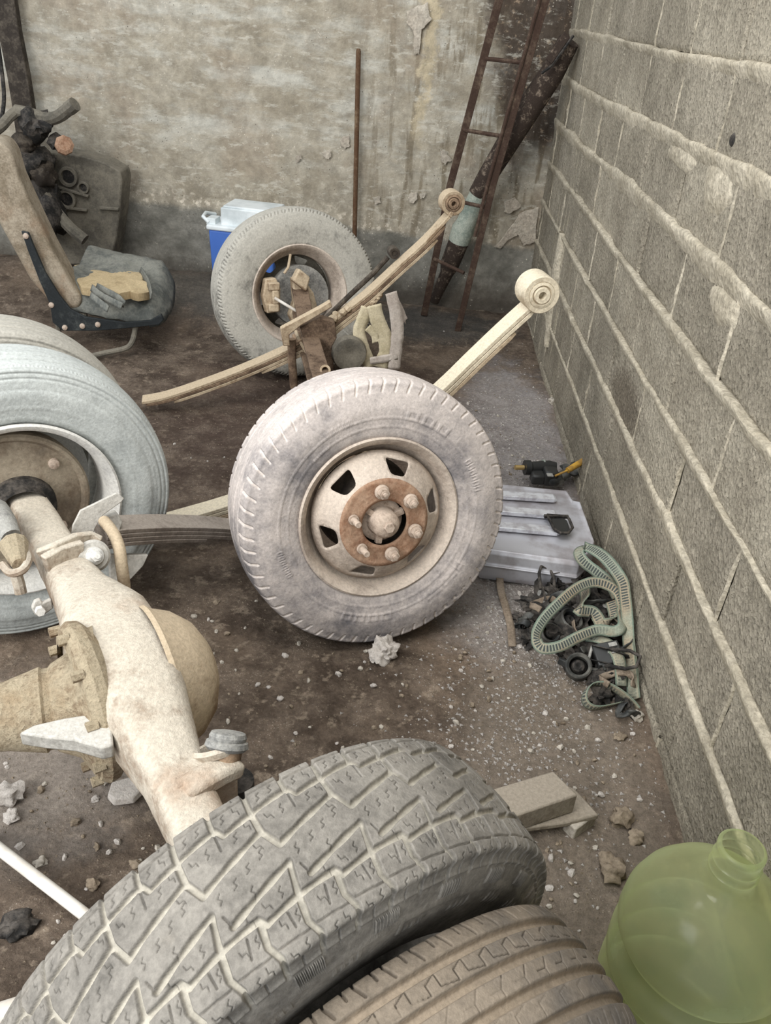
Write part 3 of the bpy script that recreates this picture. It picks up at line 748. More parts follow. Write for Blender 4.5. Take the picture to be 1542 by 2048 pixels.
for k in range(6):
    a = rad(96-58*k); bare = k in (4, 5)
    m_ = T(.086*math.cos(a), .086*math.sin(a), .036)
    g = G()
    if not bare:
        g.lathe([(0, .019), (.004, .019), (.008, .015), (.008, 0)], m_, 20); g.hexn(m_ @ T(0, 0, .014), .0145, .018); g.lathe([(.02, .0095), (.026, .0085), (.026, .0065), (.033, .006), (.034, 0)], m_, 12)
    else:
        g.lathe([(0, .014), (.006, .013), (.006, .0085), (.040, .0085), (.042, .007), (.042, 0)], m_, 14)
    o = mk('wheel_stud' if bare else 'wheel_nut', g, M_NUT, tB, MB, world=False, smooth=40)
g = G(); g.lathe([(-.03, .10), (-.10, .13), (-.13, .135), (-.14, .10), (-.145, .0)], None, 40); mk('brake_drum', g, M_DARK_IRON, tB, MB, world=False)

MA, nAv = wheelM(Ac, -66, 11)
tA = tyre(fa, 'tyre', MA @ T(0, 0, -.095), .367, .215, .200, .085, tread_wornblocks, side_rings, M_RUB_A, (-40, 320), 800, 10, 100, 24, label='far tyre of the axle, pale dust, inner side turned to the camera')
rim_geo(tA, MA, .210, .17, M_RIM)
def zA(r): return -.155 if r > .15 else -.155+.03*math.cos(r/.15*pi/2)
g = disc_geo(zA, .176, .05, 6, .15, .125, .160, .22, rot=rad(70)); o = mk('wheel_disc', g, M_DIRTYGREY, tA, MA, world=False); solid(o, .004)
g = G(); g.lathe([(-.13, 0), (-.128, .12), (-.10, .135), (-.07, .132), (-.068, .118), (-.075, .10), (-.073, 0)], T(.02, -.01, 0), 48)
o = mk('brake_drum', g, M_GREY_IRON, tA, MA, world=False)
g = G()   # caliper: two bodies joined by a bridge, with bolts
g.prism([(-.03, -.075), (.028, -.07), (.034, .03), (.015, .075), (-.03, .07), (-.045, .0)], .055, MA @ T(-.125, .005, -.015))
g.box(MA @ T(-.125, .045, .02), .05, .035, .04); g.box(MA @ T(-.13, -.045, .02), .045, .035, .04); g.box(MA @ T(-.12, 0, .025), .03, .06, .03)
mk('brake_caliper', g, M_TAN, fa, bevel=.006)
g = G(); g.prism([(-.04, .10), (.015, .085), (.055, .03), (.07, -.03), (.03, -.10), (-.03, -.12), (-.06, -.06), (-.035, 0)], .05, MA @ T(.0, -.02, .0)); g.prism([(.0, .1), (.05, .06), (.03, .0), (-.03, .05)], .05, MA @ T(-.02, .02, .04))
mk('steering_knuckle', g, M_TAN, fa, bevel=.008)
g = G(); g.tube([MA @ Vector(p) for p in ((-.13, .0, .05), (-.06, -.045, .07), (-.01, -.075, .09), (.05, -.11, .11))], .0065, 8); mk('brake_hose', g, M_WPIPE, fa)
g = G(); g.tube([MA @ Vector(p) for p in ((-.07, .095, .0), (-.05, .12, .0), (-.03, .17, -.03))], .006, 8); mk('brake_hose', g, M_TAN, fa)
# beam between wheels
a0 = Ac-Vector(nAv)*.02; b0 = Bc-nB*.13
g = G(); path = [a0, a0+nA*.16+Vector((0, 0, -.04)), a0+nA*.30+Vector((0, 0, -.075)), b0-nA*.30+Vector((0, 0, -.075)), b0-nA*.14+Vector((0, 0, -.03)), b0]
g.sweep(path, Vector((0, 0, 1)), .085, .016); g.sweep([p+Vector((0, 0, .04)) for p in path], sp, .07, .014); g.sweep([p-Vector((0, 0, .04)) for p in path], sp, .07, .014)
mk('axle_beam', g, M_BROWN, fa, bevel=.003)
P1 = Ac+nA*.35; P2 = Ac+nA*1.35
def leafpath(px, P): return smoothpath([atp(x, y, P, nA) for x, y in px], 5)
s1 = leafpath([(893, 428), (850, 475), (790, 530), (730, 585), (672, 630), (630, 664), (560, 700), (480, 735), (400, 765), (330, 788), (284, 797)], P1)
s2 = leafpath([(1052, 608), (1000, 655), (940, 712), (880, 770), (800, 838), (700, 900), (600, 950), (450, 1002), (340, 1034), (270, 1055)], P2)
def spring(path, wd, th, mats, under, eye, eyer, eyelen, ebm, hook=None):
    """main leaf + shorter leaves underneath; one eye at the upper end"""
    n = len(path)
    def nrm(i):
        d = (path[min(i+1, n-1)]-path[max(i-1, 0)]).normalized(); q = nA.cross(d); return q if q.z > 0 else -q
    for j, (i0, i1) in enumerate([(0, n)]+under):
        g = G(); P = [path[i]-nrm(i)*(j*(th+.0015)+th/2) for i in range(i0, i1)]
        k = len(P); tp = [1]*k
        if j: tp[0] = tp[-1] = .8
        g.sweep(P, nA, wd, th, tp); mk('spring_leaf', g, mats[min(j, len(mats)-1)], fa, bevel=.0015, smooth=40)
    g = G(); Me = frame(eye, nA)
    g.lathe([(-eyelen/2, eyer*.7), (-eyelen/2, eyer), (eyelen/2, eyer), (eyelen/2, eyer*.7)], Me, 32, closed=True)
    g.sweep([path[0]-nrm(0)*th/2, path[0].lerp(eye, .45)-nrm(0)*eyer*.2], nA, wd, th*1.3)
    mk('spring_eye', g, mats[0], fa, bevel=.002)
    g = G(); h = eyelen/2
    g.lathe([(h-.008, eyer*.72), (h+.001, eyer*.7), (h+.003, eyer*.55), (h-.003, eyer*.48), (h+.006, eyer*.42), (h+.006, eyer*.22), (h-.02, eyer*.2), (h-.02, 0)], Me, 28)
    mk('bushing', g, ebm, fa)
N1 = len(s1)
e1 = atp(903, 404, P1, nA); e2 = atp(1074, 582, P2, nA)
spring(s1, .068, .012, [M_TAN, M_TAN_D, M_TAN], [(2, N1-1), (4, N1-6), (14, 34)], e1, .046, .062, M_TAN_D)
N2 = len(s2)
spring(s2, .070, .012, [M_SPR_P, M_SPR_P, M_TAN], [(0, N2-2), (4, N2-5), (16, 40)], e2, .054, .085, M_SPR_P)
# U bolts and clamp plates where the springs sit
for P, s_, k in ((P1, s1, 25), (P2, s2, 24)):
    # spring index nearest the beam
    bi = min(range(len(s_)), key=lambda i: (s_[i].xy-P.xy).length); c = s_[bi]; d = (s_[bi+1]-s_[bi-1]).normalized(); up = nA.cross(d); up = up if up.z > 0 else -up
    g = G(); g.box(frame(c+up*.012, up, d), .13, .10, .018); g.box(frame(c-up*.065, up, d), .12, .09, .02); mk('clamp_plate', g, M_TAN_D, fa, bevel=.004)
    for sg in (-1, 1):
        q = c+d*sg*.04
        pts = [q-nA*.045-up*.10, q-nA*.045+up*.01, q-nA*.035+up*.028, q+nA*.035+up*.028, q+nA*.045+up*.01, q+nA*.045-up*.10]
        g = G(); g.tube(pts, .008, 8); mk('u_bolt', g, M_TAN, fa)
# lump of axle seat and casting hanging down below the near clamp
c1 = atp(650, 660, P1, nA)
def poly_px(px, P, th, mat, name, parent, nn=None, bevel=.004):
    nn = nn or nA; pts = [atp(x, y, P, nn) for x, y in px]; g = G(); n = len(pts)
    g.v = [tuple(p+nn*th/2) for p in pts]+[tuple(p-nn*th/2) for p in pts]
    g.f = [tuple(range(n)), tuple(range(2*n-1, n-1, -1))]+[(i, n+i, n+(i+1) % n, (i+1) % n) for i in range(n)]
    return mk(name, g, mat, parent, bevel=bevel)
poly_px([(598, 650), (640, 632), (668, 640), (672, 672), (662, 690), (668, 742), (640, 742), (634, 705), (612, 690)], P1+nA*.06, .05, M_BROWN, 'axle_seat', fa)
poly_px([(560, 655), (640, 612), (660, 600), (664, 612), (600, 650), (578, 668), (580, 690), (566, 690)], P1+nA*.09, .03, M_TAN, 'steering_arm', fa)
g = G(); g.tube([atp(583, 678, P1+nA*.05, nA), atp(584, 720, P1+nA*.05, nA), atp(588, 775, P1+nA*.05, nA)], .017, 12); mk('drag_link', g, M_TAN_D, fa)
g = G(); g.tube([atp(648, 640, P1, nA), atp(700, 590, P1-nA*.05, nA), atp(745, 548, P1-nA*.05, nA), atp(776, 514, P1-nA*.05, nA)], .011, 10)
ee = atp(787, 504, P1-nA*.05, nA); g.lathe([(-.025, .012), (-.025, .022), (.025, .022), (.025, .012)], frame(ee, nA), 20, closed=True)
g.lathe([(.02, .013), (.02, 0)], frame(ee, nA), 14)
mk('shock_rod', g, M_DARK_IRON, fa)
g = G(); g.lathe([(-.03, 0), (-.03, .066), (.0, .072), (.02, .066), (.024, .045), (.014, .02), (.014, 0)], frame(atp(698, 706, P1+nA*.12, nA), nA), 32); mk('backing_plate', g, M_DIRTYGREY, fa)
g = G(); q = atp(650, 742, P1+nA*.4, nA); g.lathe([(-.06, .012), (-.06, .02), (.02, .02), (.02, .012)], frame(q, Vector((.1, -.8, .5))), 18, closed=True); mk('pipe_stub', g, M_TAN, fa)
# lump of caked dirt and wraps on spring 1
g = G()
for k in range(26):
    x = random.uniform(662, 765); y = 640-(x-662)*.52+random.uniform(-8, 14); q = atp(x, y, P1+nA*random.uniform(-.03, .035), nA)
    r = random.uniform(.008, .02); g.lathe([(-r, 0), (-r*.6, r*.8), (0, r), (r*.7, r*.7), (r, 0)], frame(q, Vector((random.random()-.5, random.random()-.5, random.random()))), 7)
mk('caked_dirt', g, M_TAN, fa, kind='stuff')

# torn rag hanging on the spring
rag = empty('torn_rag', atp(760, 640, P1+nA*.1, nA), 'torn strips of pale cloth hanging from the far leaf spring', 'rag')
def ribbon(path, wv, w_, seed, k=5, taper=None, jag=0.15, flat=False):
    P = smoothpath(path, k); g = G(); n = len(P); wv = Vector(wv)
    acc = 0; al = []; ac = []
    for i, p in enumerate(P):
        if i: acc += (P[i]-P[i-1]).length
        ww = w_*(1+jag*noise.noise((i*.7, seed, 0)))*(taper[0]+(taper[1]-taper[0])*i/(n-1) if taper else 1)
        d = (P[min(i+1, n-1)]-P[max(i-1, 0)]).normalized(); a = (wv-d*wv.dot(d)).normalized()
        if flat: a = d.cross(Vector((.0, -.55, .83))).normalized(); a = (a+Vector((0, 0, .35))*(1 if a.z >= 0 else -1)).normalized()
        for q in (-1, -.33, .33, 1): g.v.append(p+a*ww/2*q+d.cross(a)*(.006*jag*3*noise.noise((i*.5, q*2, seed)))); al.append(acc); ac.append(q)
    for i in range(n-1):
        for q in range(3): a = i*4+q; g.f.append((a, a+1, a+5, a+4))
    return g, al, ac
PR = P1+nA*.10
for i, (px, w_, m_) in enumerate([([(735, 615), (725, 640), (718, 665), (728, 700), (742, 735)], .05, M_RAG), ([(748, 610), (755, 640), (768, 670), (772, 700), (760, 735)], .058, M_RAG),
                                  ([(782, 585), (790, 620), (795, 660), (792, 700), (788, 738)], .05, M_RAG2), ([(790, 600), (800, 620), (808, 640), (811, 642)], .03, M_RAG2),
                                  ([(735, 655), (748, 668), (752, 685)], .03, M_RAG), ([(740, 722), (765, 718), (795, 712)], .03, M_RAG2)]):
    g, _, _ = ribbon([atp(x, y, PR+nA*.012*(i % 3), nA) for x, y in px], sp if i < 5 else (0, 0, 1), w_, i*3.3)
    o = mk('cloth_strip', g, m_, rag, smooth=60); solid(o, .003, 0)

# ------------------------------------------------------------ rear axle: housing, two twin tyres, spring
ra_ = empty('rear_axle', (-.6, 1.4, 0), 'white dusted truck rear axle with twin tyres and differential at the left', 'axle')
Cc = Vector((-.868, 1.702, .382)); MC, nC = wheelM(Cc, -56, .9)
tC = tyre(ra_, 'tyre', MC @ T(0, 0, -.098), .372, .20, .222, .084, tread_plain, side_rings, M_RUB_C, (-60, 240), 800, 40, 130, 26, label='inner twin tyre with smooth pale sidewall')
tyre(ra_, 'tyre', MC @ T(0, 0, -.345), .372, .20, .222, .084, tread_plain, side_rings, M_RUB_A, (-60, 240), 500, 30, 90, 14, label='outer twin tyre behind, ribbed tread')
rim_geo(tC, MC, .226, .16, M_RIM_W, .016)
g = G(); g.lathe([(-.165, .195), (-.150, .175), (-.12, .165), (-.10, .10)], None, 64); mk('wheel_disc', g, M_RIM_W, tC, MC, world=False)
g = G(); g.lathe([(-.11, .05), (-.10, .176), (-.07, .180), (-.050, .181), (-.044, .176), (-.044, .168), (-.052, .160), (-.046, .12), (-.036, .09), (-.034, .06), (-.034, 0)], T(-.014, .006, 0), 56)
mk('brake_drum', g, M_DRUMC, tC, MC, world=False)
for a in (40, 150, 318): g = G(); g.lathe([(-.05, .014), (-.036, .013), (-.034, .008), (-.034, 0)], T(-.014+.135*math.cos(rad(a)), .006+.135*math.sin(rad(a)), -.004), 12); mk('drum_plug', g, M_NUT, tC, MC, world=False)
g = G(); g.lathe([(-.06, .085), (-.02, .08), (-.01, .066), (.012, .062)], T(-.0, .0, 0), 36); mk('hub_seal', g, M_BLACK, tC, MC, world=False)
# housing path
AZ = .385
hp = [at(40, 985, 2, AZ), at(85, 1060, 2, AZ), at(130, 1140, 2, AZ), at(170, 1205, 2, AZ), at(215, 1275, 2, AZ), at(262, 1365, 2, AZ), at(300, 1450, 2, AZ), at(345, 1545, 2, AZ), at(392, 1650, 2, AZ), at(440, 1745, 2, AZ)]
wid = [.088, .092, .094, .115, .175, .185, .145, .105, .092, .088]; hei = [.08, .082, .088, .13, .20, .21, .16, .11, .09, .088]
hp2 = smoothpath(hp, 5); wi2 = np.interp(np.linspace(0, 9, len(hp2)), range(10), wid); he2 = np.interp(np.linspace(0, 9, len(hp2)), range(10), hei)
g = G(); n = len(hp2); m = 20
for i, p in enumerate(hp2):
    d = (hp2[min(i+1, n-1)]-hp2[max(i-1, 0)]).normalized(); a = Vector((d.y, -d.x, 0)).normalized()
    for k in range(m):
        an = 2*pi*k/m; ca, sa = math.cos(an), math.sin(an); e = .55
        x = abs(ca)**e*(1 if ca > 0 else -1); z = abs(sa)**e*(1 if sa > 0 else -1)
        g.v.append(p+a*x*wi2[i]/2+Vector((0, 0, z*he2[i]/2))+a*noise.noise(p*30)*.002)
for i in range(n-1):
    for k in range(m): l = (k+1) % m; g.f.append((i*m+k, i*m+l, (i+1)*m+l, (i+1)*m+k))
g.f.append(tuple(range(m))); g.f.append(tuple((n-1)*m+k for k in range(m)))
hs = mk('axle_housing', g, M_WHITE_IRON, ra_, smooth=50)
cd = (hp[7]-hp[3]); cd.z = 0; cd.normalize(); cs = Vector((-cd.y, cd.x, 0)); cs = cs if cs.x > 0 else -cs
dc = at(262, 1350, 2, AZ)
# domed differential cover on the right side, mud ring and nose on the left
g = G(); g.lathe([(0, .150), (.010, .150), (.022, .140), (.055, .125), (.088, .095), (.108, .055), (.112, 0)], frame(dc+cs*.045-Vector((0, 0, .035)), cs), 40); mk('differential_cover', g, M_TAN, ra_)
g = G(); g.lathe([(.015, .120), (-.012, .150), (-.030, .154), (-.045, .144), (-.05, .12)], frame(dc-cs*.055-Vector((0, 0, .03)), cs), 40); mk('carrier_flange', g, M_MUDDY, ra_)
for k in range(10):
    a = rad(36*k+10); g = G(); g.hexn(frame(dc-cs*.105-Vector((0, 0, .03)), cs) @ T(.142*math.cos(a), .142*math.sin(a), .0), .010, .02); mk('flange_bolt', g, M_MUDDY, ra_)
nose = dc-cs*.06-Vector((0, 0, .035))
g = G(); nd = (-cs+cd*-.20+Vector((0, 0, .02))).normalized(); g.lathe([(0, .145), (.02, .14), (.045, .098), (.08, .080), (.085, .074), (.095, .074), (.10, .078), (.16, .062), (.24, .050), (.33, .044), (.44, .042), (.46, .038), (.46, 0)], frame(nose, nd), 36); mk('differential_nose', g, M_MUDDY, ra_)
poly_px([(40, 1478), (70, 1462), (130, 1448), (205, 1436), (225, 1450), (228, 1502), (205, 1508), (150, 1492), (90, 1486)], at(150, 1470, 2, .40), .03, M_PALEIRON, 'nose_rib', ra_, Vector((0, 0, 1)), .004)
g = G(); g.sweep([at(222, 1300, 2, .44), at(232, 1400, 2, .43), at(250, 1500, 2, .38)], cs, .022, .05)
mk('weld_strip', g, M_MUDDY, ra_, bevel=.006)
# filler plug
g = G(); q = at(200, 1192, 2, AZ+.07); g.lathe([(-.01, .022), (.006, .020), (.008, .012), (.002, .009), (.002, 0)], frame(q, (0, -.2, 1)), 16); g.box(frame(q+Vector((0, 0, .006)), (0, -.2, 1), (1, .3, 0)), .034, .01, .008); mk('filler_plug', g, M_MUDDY, ra_)
# bump bracket with bushing on the housing near hub
q = at(195, 1115, 2, .42)
g = G(); g.sweep([at(85, 1118, 2, .435), at(115, 1105, 2, .45), at(150, 1088, 2, .45), at(178, 1084, 2, .44), at(196, 1092, 2, .43)], Vector((0, 0, 1)), .05, .016); g.sweep([at(90, 1130, 2, .44), at(125, 1110, 2, .445), at(165, 1100, 2, .44)], Vector((0, 0, 1)), .045, .02)
mk('spring_bracket', g, M_WHITE_IRON, ra_, bevel=.003)
fq = frame(at(185, 1112, 2, .42), (.50, -.68, .5))
g = G(); g.lathe([(-.03, 0), (-.03, .030), (.0, .036), (.012, .036), (.018, .030), (.018, .022), (.022, .02), (.022, 0)], fq, 30); mk('bushing', g, M_PALEIRON, ra_)
g = G(); g.lathe([(.018, .020), (.026, .019), (.028, .012), (.028, 0)], fq, 20); g.hexn(fq @ T(0, 0, .034), .012, .014); g.lathe([(.04, .006), (.052, .006), (.052, 0)], fq, 10); mk('bolt', g, M_RIM_W, ra_)
# plate, pipe, small hanger
PC = at(200, 1050, 2, .40); nv = Vector((.55, -.83, .2)).normalized()
poly_px([(140, 1085), (145, 1050), (160, 1020), (185, 1008), (232, 985), (248, 996), (243, 1003), (205, 1030), (190, 1055), (182, 1080)], PC, .008, M_PALEIRON, 'shield_bracket', ra_, nv, .002)
poly_px([(195, 1050), (205, 1030), (232, 1022), (243, 1042), (236, 1062), (215, 1068)], PC-nv*.03, .03, M_PALEIRON, 'shackle', ra_, nv, .004)
g = G(); g.tube(smoothpath([at(208, 1042, 2, .42), at(226, 1065, 2, .43), at(238, 1095, 2, .42), at(243, 1130, 2, .39), at(248, 1165, 2, .35), at(250, 1200, 2, .30)], 5), .0135, 12); mk('curved_pipe', g, M_TAN, ra_)
poly_px([(218, 1130), (222, 1108), (262, 1108), (295, 1108), (285, 1130), (262, 1155), (230, 1178), (220, 1172)], at(250, 1130, 2, .25), .02, M_PALEIRON, 'shackle_plate', ra_, Vector((.5, -.8, .35)).normalized(), .002)
poly_px([(62, 1215), (68, 1200), (80, 1196), (84, 1204), (102, 1196), (106, 1215), (88, 1228), (70, 1230)], at(85, 1215, 2, .36), .012, M_PALEIRON, 'small_lug', ra_, nv, .003)
g = G(); g.hexn(frame(at(80, 1222, 2, .365), nv), .010, .014); mk('bolt', g, M_RIM_W, ra_)
# shaft stub and cable loop at the left edge
g = G(); g.tube([at(-15, 1030, 2, .45), at(5, 1052, 2, .46), at(22, 1075, 2, .45)], [.04, .032, .022], 14); mk('shaft_stub', g, M_GREY_IRON, ra_)
g = G(); g.tube(smoothpath([at(48, 1100, 2, .44), at(56, 1120, 2, .45), at(45, 1140, 2, .45), at(22, 1146, 2, .44), at(5, 1130, 2, .43)], 5), .009, 8); g.tube([at(32, 1148, 2, .40), at(38, 1168, 2, .38), at(42, 1186, 2, .36)], .013, 10); mk('cable_loop', g, M_WHITE_IRON, ra_)
g = G(); g.tube([at(28, 1090, 2, .45), at(40, 1130, 2, .45)], [.03, .016], 10); mk('cable_boot', g, M_MUDDY, ra_)
# near end: weld collar, perch and rubber cup
g = G(); k = 8
pp = at(405, 1575, 2, AZ); g.box(frame(pp, cd, cs), .108, .104, .05); g.sweep([at(372, 1585, 2, .42), at(405, 1562, 2, .43), at(440, 1542, 2, .43), at(474, 1528, 2, .42)], Vector((0, 0, 1)), .035, .045, [1, .95, .9, .8])
mk('spring_perch', g, M_WHITE_IRON, ra_, bevel=.008)
fc = frame(at(452, 1500, 2, .44), (.05, .6, .8))
g = G(); g.lathe([(-.05, .012), (-.045, .024), (.0, .027), (.012, .026)], fc, 24); mk('perch_pin', g, M_TAN_D, ra_)
g = G(); g.lathe([(.0, .030), (.006, .036), (.014, .034), (.016, .030), (.022, .031), (.028, .028), (.03, .015), (.03, 0)], fc, 28); mk('rubber_cup', g, M_GREY_IRON, ra_)
g = G(); g.lathe([(-.005, .038), (.005, .044), (.012, .040), (.010, .034), (-.002, .034)], frame(at(440, 1502, 2, .432), (-.35, .5, .8)), 24, closed=True); mk('cup_ring', g, M_WHITE_IRON, ra_)
g = G(); g.lathe([(-.09, .034), (-.03, .036), (.0, .034), (.0, 0)], frame(at(468, 1560, 2, .34), (0, .1, 1)), 24); mk('damper', g, M_BLACK, ra_)
# leaf spring going off to the right, behind the near wheel
g0 = at(238, 1046, 2, .36)
L3 = smoothpath([at(200, 1056, 2, .37), at(250, 1048, 2, .355), at(340, 1045, 2, .29), at(430, 1048, 2, .21), at(500, 1056, 2, .14), at(560, 1066, 2, .10)], 5)
for j in range(4):
    g = G(); P = [p-Vector((0, 0, .0125*j)) for p in (L3 if j < 3 else L3[:14])]
    g.sweep(P, cd, .070, .011); mk('spring_leaf', g, M_SPR3, ra_, bevel=.0015)

# ------------------------------------------------------------ cooler behind the far wheel
CY = 4.50; zb = .143
q = at(413, 555, 1, CY); x0c = -1.05
cl = empty('cooler_box', (x0c+.18, CY+.1, zb), 'blue picnic cooler with white lid standing against the back wall', 'cooler')
Mc = T(x0c+.19, CY+.10, zb) @ Matrix.Rotation(rad(-7), 4, 'Z')
g = G(); bv = []; 
for (z, e) in ((0, .0), (.02, .004), (.27, .014)):
    for (x, y) in ((-1, -1), (1, -1), (1, 1), (-1, 1)): bv.append((x*(.165+e), y*(.105+e), z))
g.add(bv, [(0, 3, 2, 1)]+[(4*r_+k, 4*r_+(k+1) % 4, 4*r_+4+(k+1) % 4, 4*r_+4+k) for r_ in (0, 1) for k in range(4)]+[(8, 9, 10, 11)], Mc)
mk('body', g, M_BLUE, cl, bevel=.012, bseg=3)
g = G(); g.box(Mc @ T(0, 0, .281), .376, .256, .026); mk('rim_band', g, M_WPLAS, cl, bevel=.008)
g = G(); g.box(Mc @ T(.03, .02, .335), .30, .215, .09); g.box(Mc @ T(.03, .02, .384), .28, .195, .012); mk('lid', g, M_WPLAS, cl, bevel=.012, bseg=3)
g = G(); g.tube([Mc @ Vector(p) for p in ((-.18, -.10, .30), (-.215, -.09, .325), (-.225, -.02, .33), (-.20, .06, .31))], .010, 8); g.box(Mc @ T(-.17, -.06, .305), .05, .08, .035); mk('handle', g, M_WPLAS, cl, bevel=.004)
for xa in (-.155, .14): g = G(); g.box(Mc @ T(xa, -.09, .0), .05, .05, .02); mk('foot', g, M_BPLAS, cl, bevel=.003)

# ------------------------------------------------------------ rod, ladder, propshaft
g = G(); r1 = at(717, 97, 1, BY-.03); r2 = at(709, 475, 1, BY-.05); r3 = r2+(r2-r1)*(( r2.z-.03)/(r1.z-r2.z))
g.tube([r1, r1.lerp(r3, .01), r3], [.009, .0125, .0125], 10); thing_mesh('iron_rod', g, M_ROD, 'thin rusty iron rod standing upright against the back wall', 'rod')
ld = empty('ladder', (.24, 4.5, 0), 'narrow rusty iron ladder leaning against the back wall in the corner', 'ladder')
Rb_ = at(915, 662, 2, .01); Rt = at(1100, -30, 1, 4.38); Lb = at(848, 630, 2, .02); Lt_ = at(1006, -30, 1, 4.44)
g = G(); g.sweep([Lb, at(900, 372, 1, Lb.y+(4.44-Lb.y)*.45), Lt_], Vector((1, 0, 0)), .036, .020); mk('rail', g, M_LADDER, ld, bevel=.002)
g = G(); mid = at(986, 370, 1, Rb_.y+(4.38-Rb_.y)*.45); g.sweep([Rb_, mid, Rt], Vector((1, 0, 0)), .032, .022); mk('rail', g, M_LADDER, ld, bevel=.002)
g = G(); dx = Vector((-.028, -.012, 0)); g.tube([mid+dx-Vector((.03, 0, .25)), mid+dx, Rt+dx], .009, 8); mk('stiffener_bar', g, M_LADDER, ld)
for (a, b_) in (((969, 117), (1054, 126)), ((928, 260), (1008, 273)), ((905, 400), (968, 414)), ((868, 518), (928, 546))):
    ya = 4.47+.08*(a[1]-120)/400; yb = 4.40+.05*(a[1]-120)/430; g = G(); g.tube([at(*a, 1, ya), at(*b_, 1, yb)], .0095, 8); mk('rung', g, M_LADDER, ld)
ps = empty('propeller_shaft', at(866, 606, 2, .02), 'thick old drive shaft with flaking paint leaning into the wall corner', 'shaft')
def pp_(px, py, t_): return at(px, py, 1, 4.70-.34*max(0, min(1, t_)))
g = G(); A_ = at(868, 604, 1, 4.66)
pl = [(868, 600, .03), (885, 570, .033), (897, 540, .052), (925, 470, .054)]
def shaft(lst, n=20): 
    g = G(); g.tube([pp_(x, y, (600-y)/600) for x, y, r in lst], [r for x, y, r in lst], n); return g
mk('lower_tube', shaft([(868, 604, .026), (880, 575, .032), (893, 548, .036), (899, 530, .052), (918, 482, .055)]), M_PIPE_D, ps, smooth=50)
mk('painted_sleeve', shaft([(918, 482, .058), (926, 458, .060), (932, 446, .052), (950, 405, .050), (956, 385, .042)]), M_PIPE_G, ps, smooth=50)
mk('upper_tube', shaft([(954, 388, .045), (975, 352, .05), (1022, 275, .056), (1065, 205, .060), (1105, 145, .056), (1138, 82, .05)]), M_PIPE_D, ps, smooth=50)
g = G(); g.tube([pp_(x, y, .9)-Vector((0, .062, 0)) for x, y in ((1080, 145), (1100, 130), (1122, 100), (1143, 70))], .007, 6); mk('cable', g, M_BLACK, ps)
g = G(); g.box(frame(pp_(1112, 95, .9)-Vector((.0, .06, 0)), (0, -1, .1), (.5, 0, .86)), .13, .035, .01); mk('paint_strip', g, M_PIPE_D, ps, bevel=.002)

# ------------------------------------------------------------ seat and scrap at the left
st = empty('vehicle_seat', (-1.5, 3.95, 0), 'torn grey vehicle seat with black side bracket and cracked foam cushion', 'seat')
SY = 3.72
def sx(px, py, y=SY): return at(px, py, 1, y)
def extr(px, ya, yb, mat, name, parent, bevel=.01, seg=2, shift=(0, 0, 0)):
    g = G(); P = [sx(x, y, ya) for x, y in px]; n = len(P)
    Q = [p+Vector((0, yb-ya, 0))+Vector(shift) for p in P]
    g.v = [tuple(p) for p in P+Q]; g.f = [tuple(range(n)), tuple(range(2*n-1, n-1, -1))]+[(i, n+i, n+(i+1) % n, (i+1) % n) for i in range(n)]
    return mk(name, g, mat, parent, bevel=bevel, bseg=seg)
# backrest: leaning slab with rounded front
bp = [(118, 628), (60, 560), (10, 470), (-40, 380), (-60, 310), (-30, 284), (4, 284), (24, 306), (40, 360), (72, 430), (105, 500), (140, 565), (165, 600), (160, 618)]
extr(bp, 3.74, 3.96, M_SEATB, 'backrest', st, .03, 4, shift=(-.06, 0, 0))
# cushion: displaced grid
cA = at(128, 632, 1, 3.74); cB = at(326, 636, 1, 3.74)
g = G(); NU, NV = 40, 40; cz = .13
L_ = abs(cB.x-cA.x)
for j in range(NV+1):
    for i in range(NU+1):
        u = i/NU; v = j/NV
        y = 3.74+.60*v; x = cA.x-.02+(L_+.02)*u-.10*v*v*u
        x += -.05*(abs(v-.5)*2)**4*u*u
        edge = min(u*1.2+.2, 1-u, v, 1-v)*2
        z = .135+.10*(1-(1-min(1, edge*2.4))**2.5)+.05*(1-u)+.05*v+.018*noise.fractal((x*7, y*7, 0), .9, 2, 4)+.03*math.exp(-((v-.75)/.2)**2)
        g.v.append((x, y, z))
for j in range(NV):
    for i in range(NU): a = j*(NU+1)+i; g.f.append((a, a+1, a+NU+2, a+NU+1))
cu_ = mk('seat_cushion', g, M_SEATC, st, smooth=180); solid(cu_, .04)
def oncush(px, py, dz=.012):  # point on the cushion top
    p = at(px, py, 2, .235+dz); return p
g = G(); P = [at(x, y, 2, .245) for x, y in ((150, 548), (205, 536), (262, 526), (268, 545), (285, 560), (288, 575), (303, 592), (296, 602), (278, 606), (262, 600), (240, 606), (205, 600), (165, 590), (145, 570))]; n = len(P); c = sum(P, Vector())/n
Q = []
for i in range(n):
    for k in range(3): q = P[i].lerp(P[(i+1) % n], k/3); Q.append(q+(q-c).normalized()*noise.noise(q*50)*.012)
n = len(Q)
def ch(p): return Vector((p.x, p.y, .290+.012*noise.noise(p*12)-.02*(p-c).length))
g.v = [tuple(ch(q)) for q in Q]+[tuple(ch(q)-Vector((0, 0, .035))) for q in Q]+[tuple(ch(c)+Vector((0, 0, .01)))]
g.f = [(i, n+i, n+(i+1) % n, (i+1) % n) for i in range(n)]+[(i, (i+1) % n, 2*n) for i in range(n)]
mk('bare_foam', g, M_FOAM, st, smooth=60)
for i, pts in enumerate(([(182, 575), (200, 590), (222, 602), (243, 612)], [(192, 572), (215, 584), (236, 596), (247, 608)], [(180, 590), (200, 606), (215, 618)], [(282, 540), (290, 552), (300, 572), (303, 592)])):
    g, _, _ = ribbon([at(x, y, 2, .300) for x, y in pts], (0, .6, .8), .03, i*2.1); o = mk('torn_cover', g, M_SEATC, st, smooth=60); solid(o, .005)
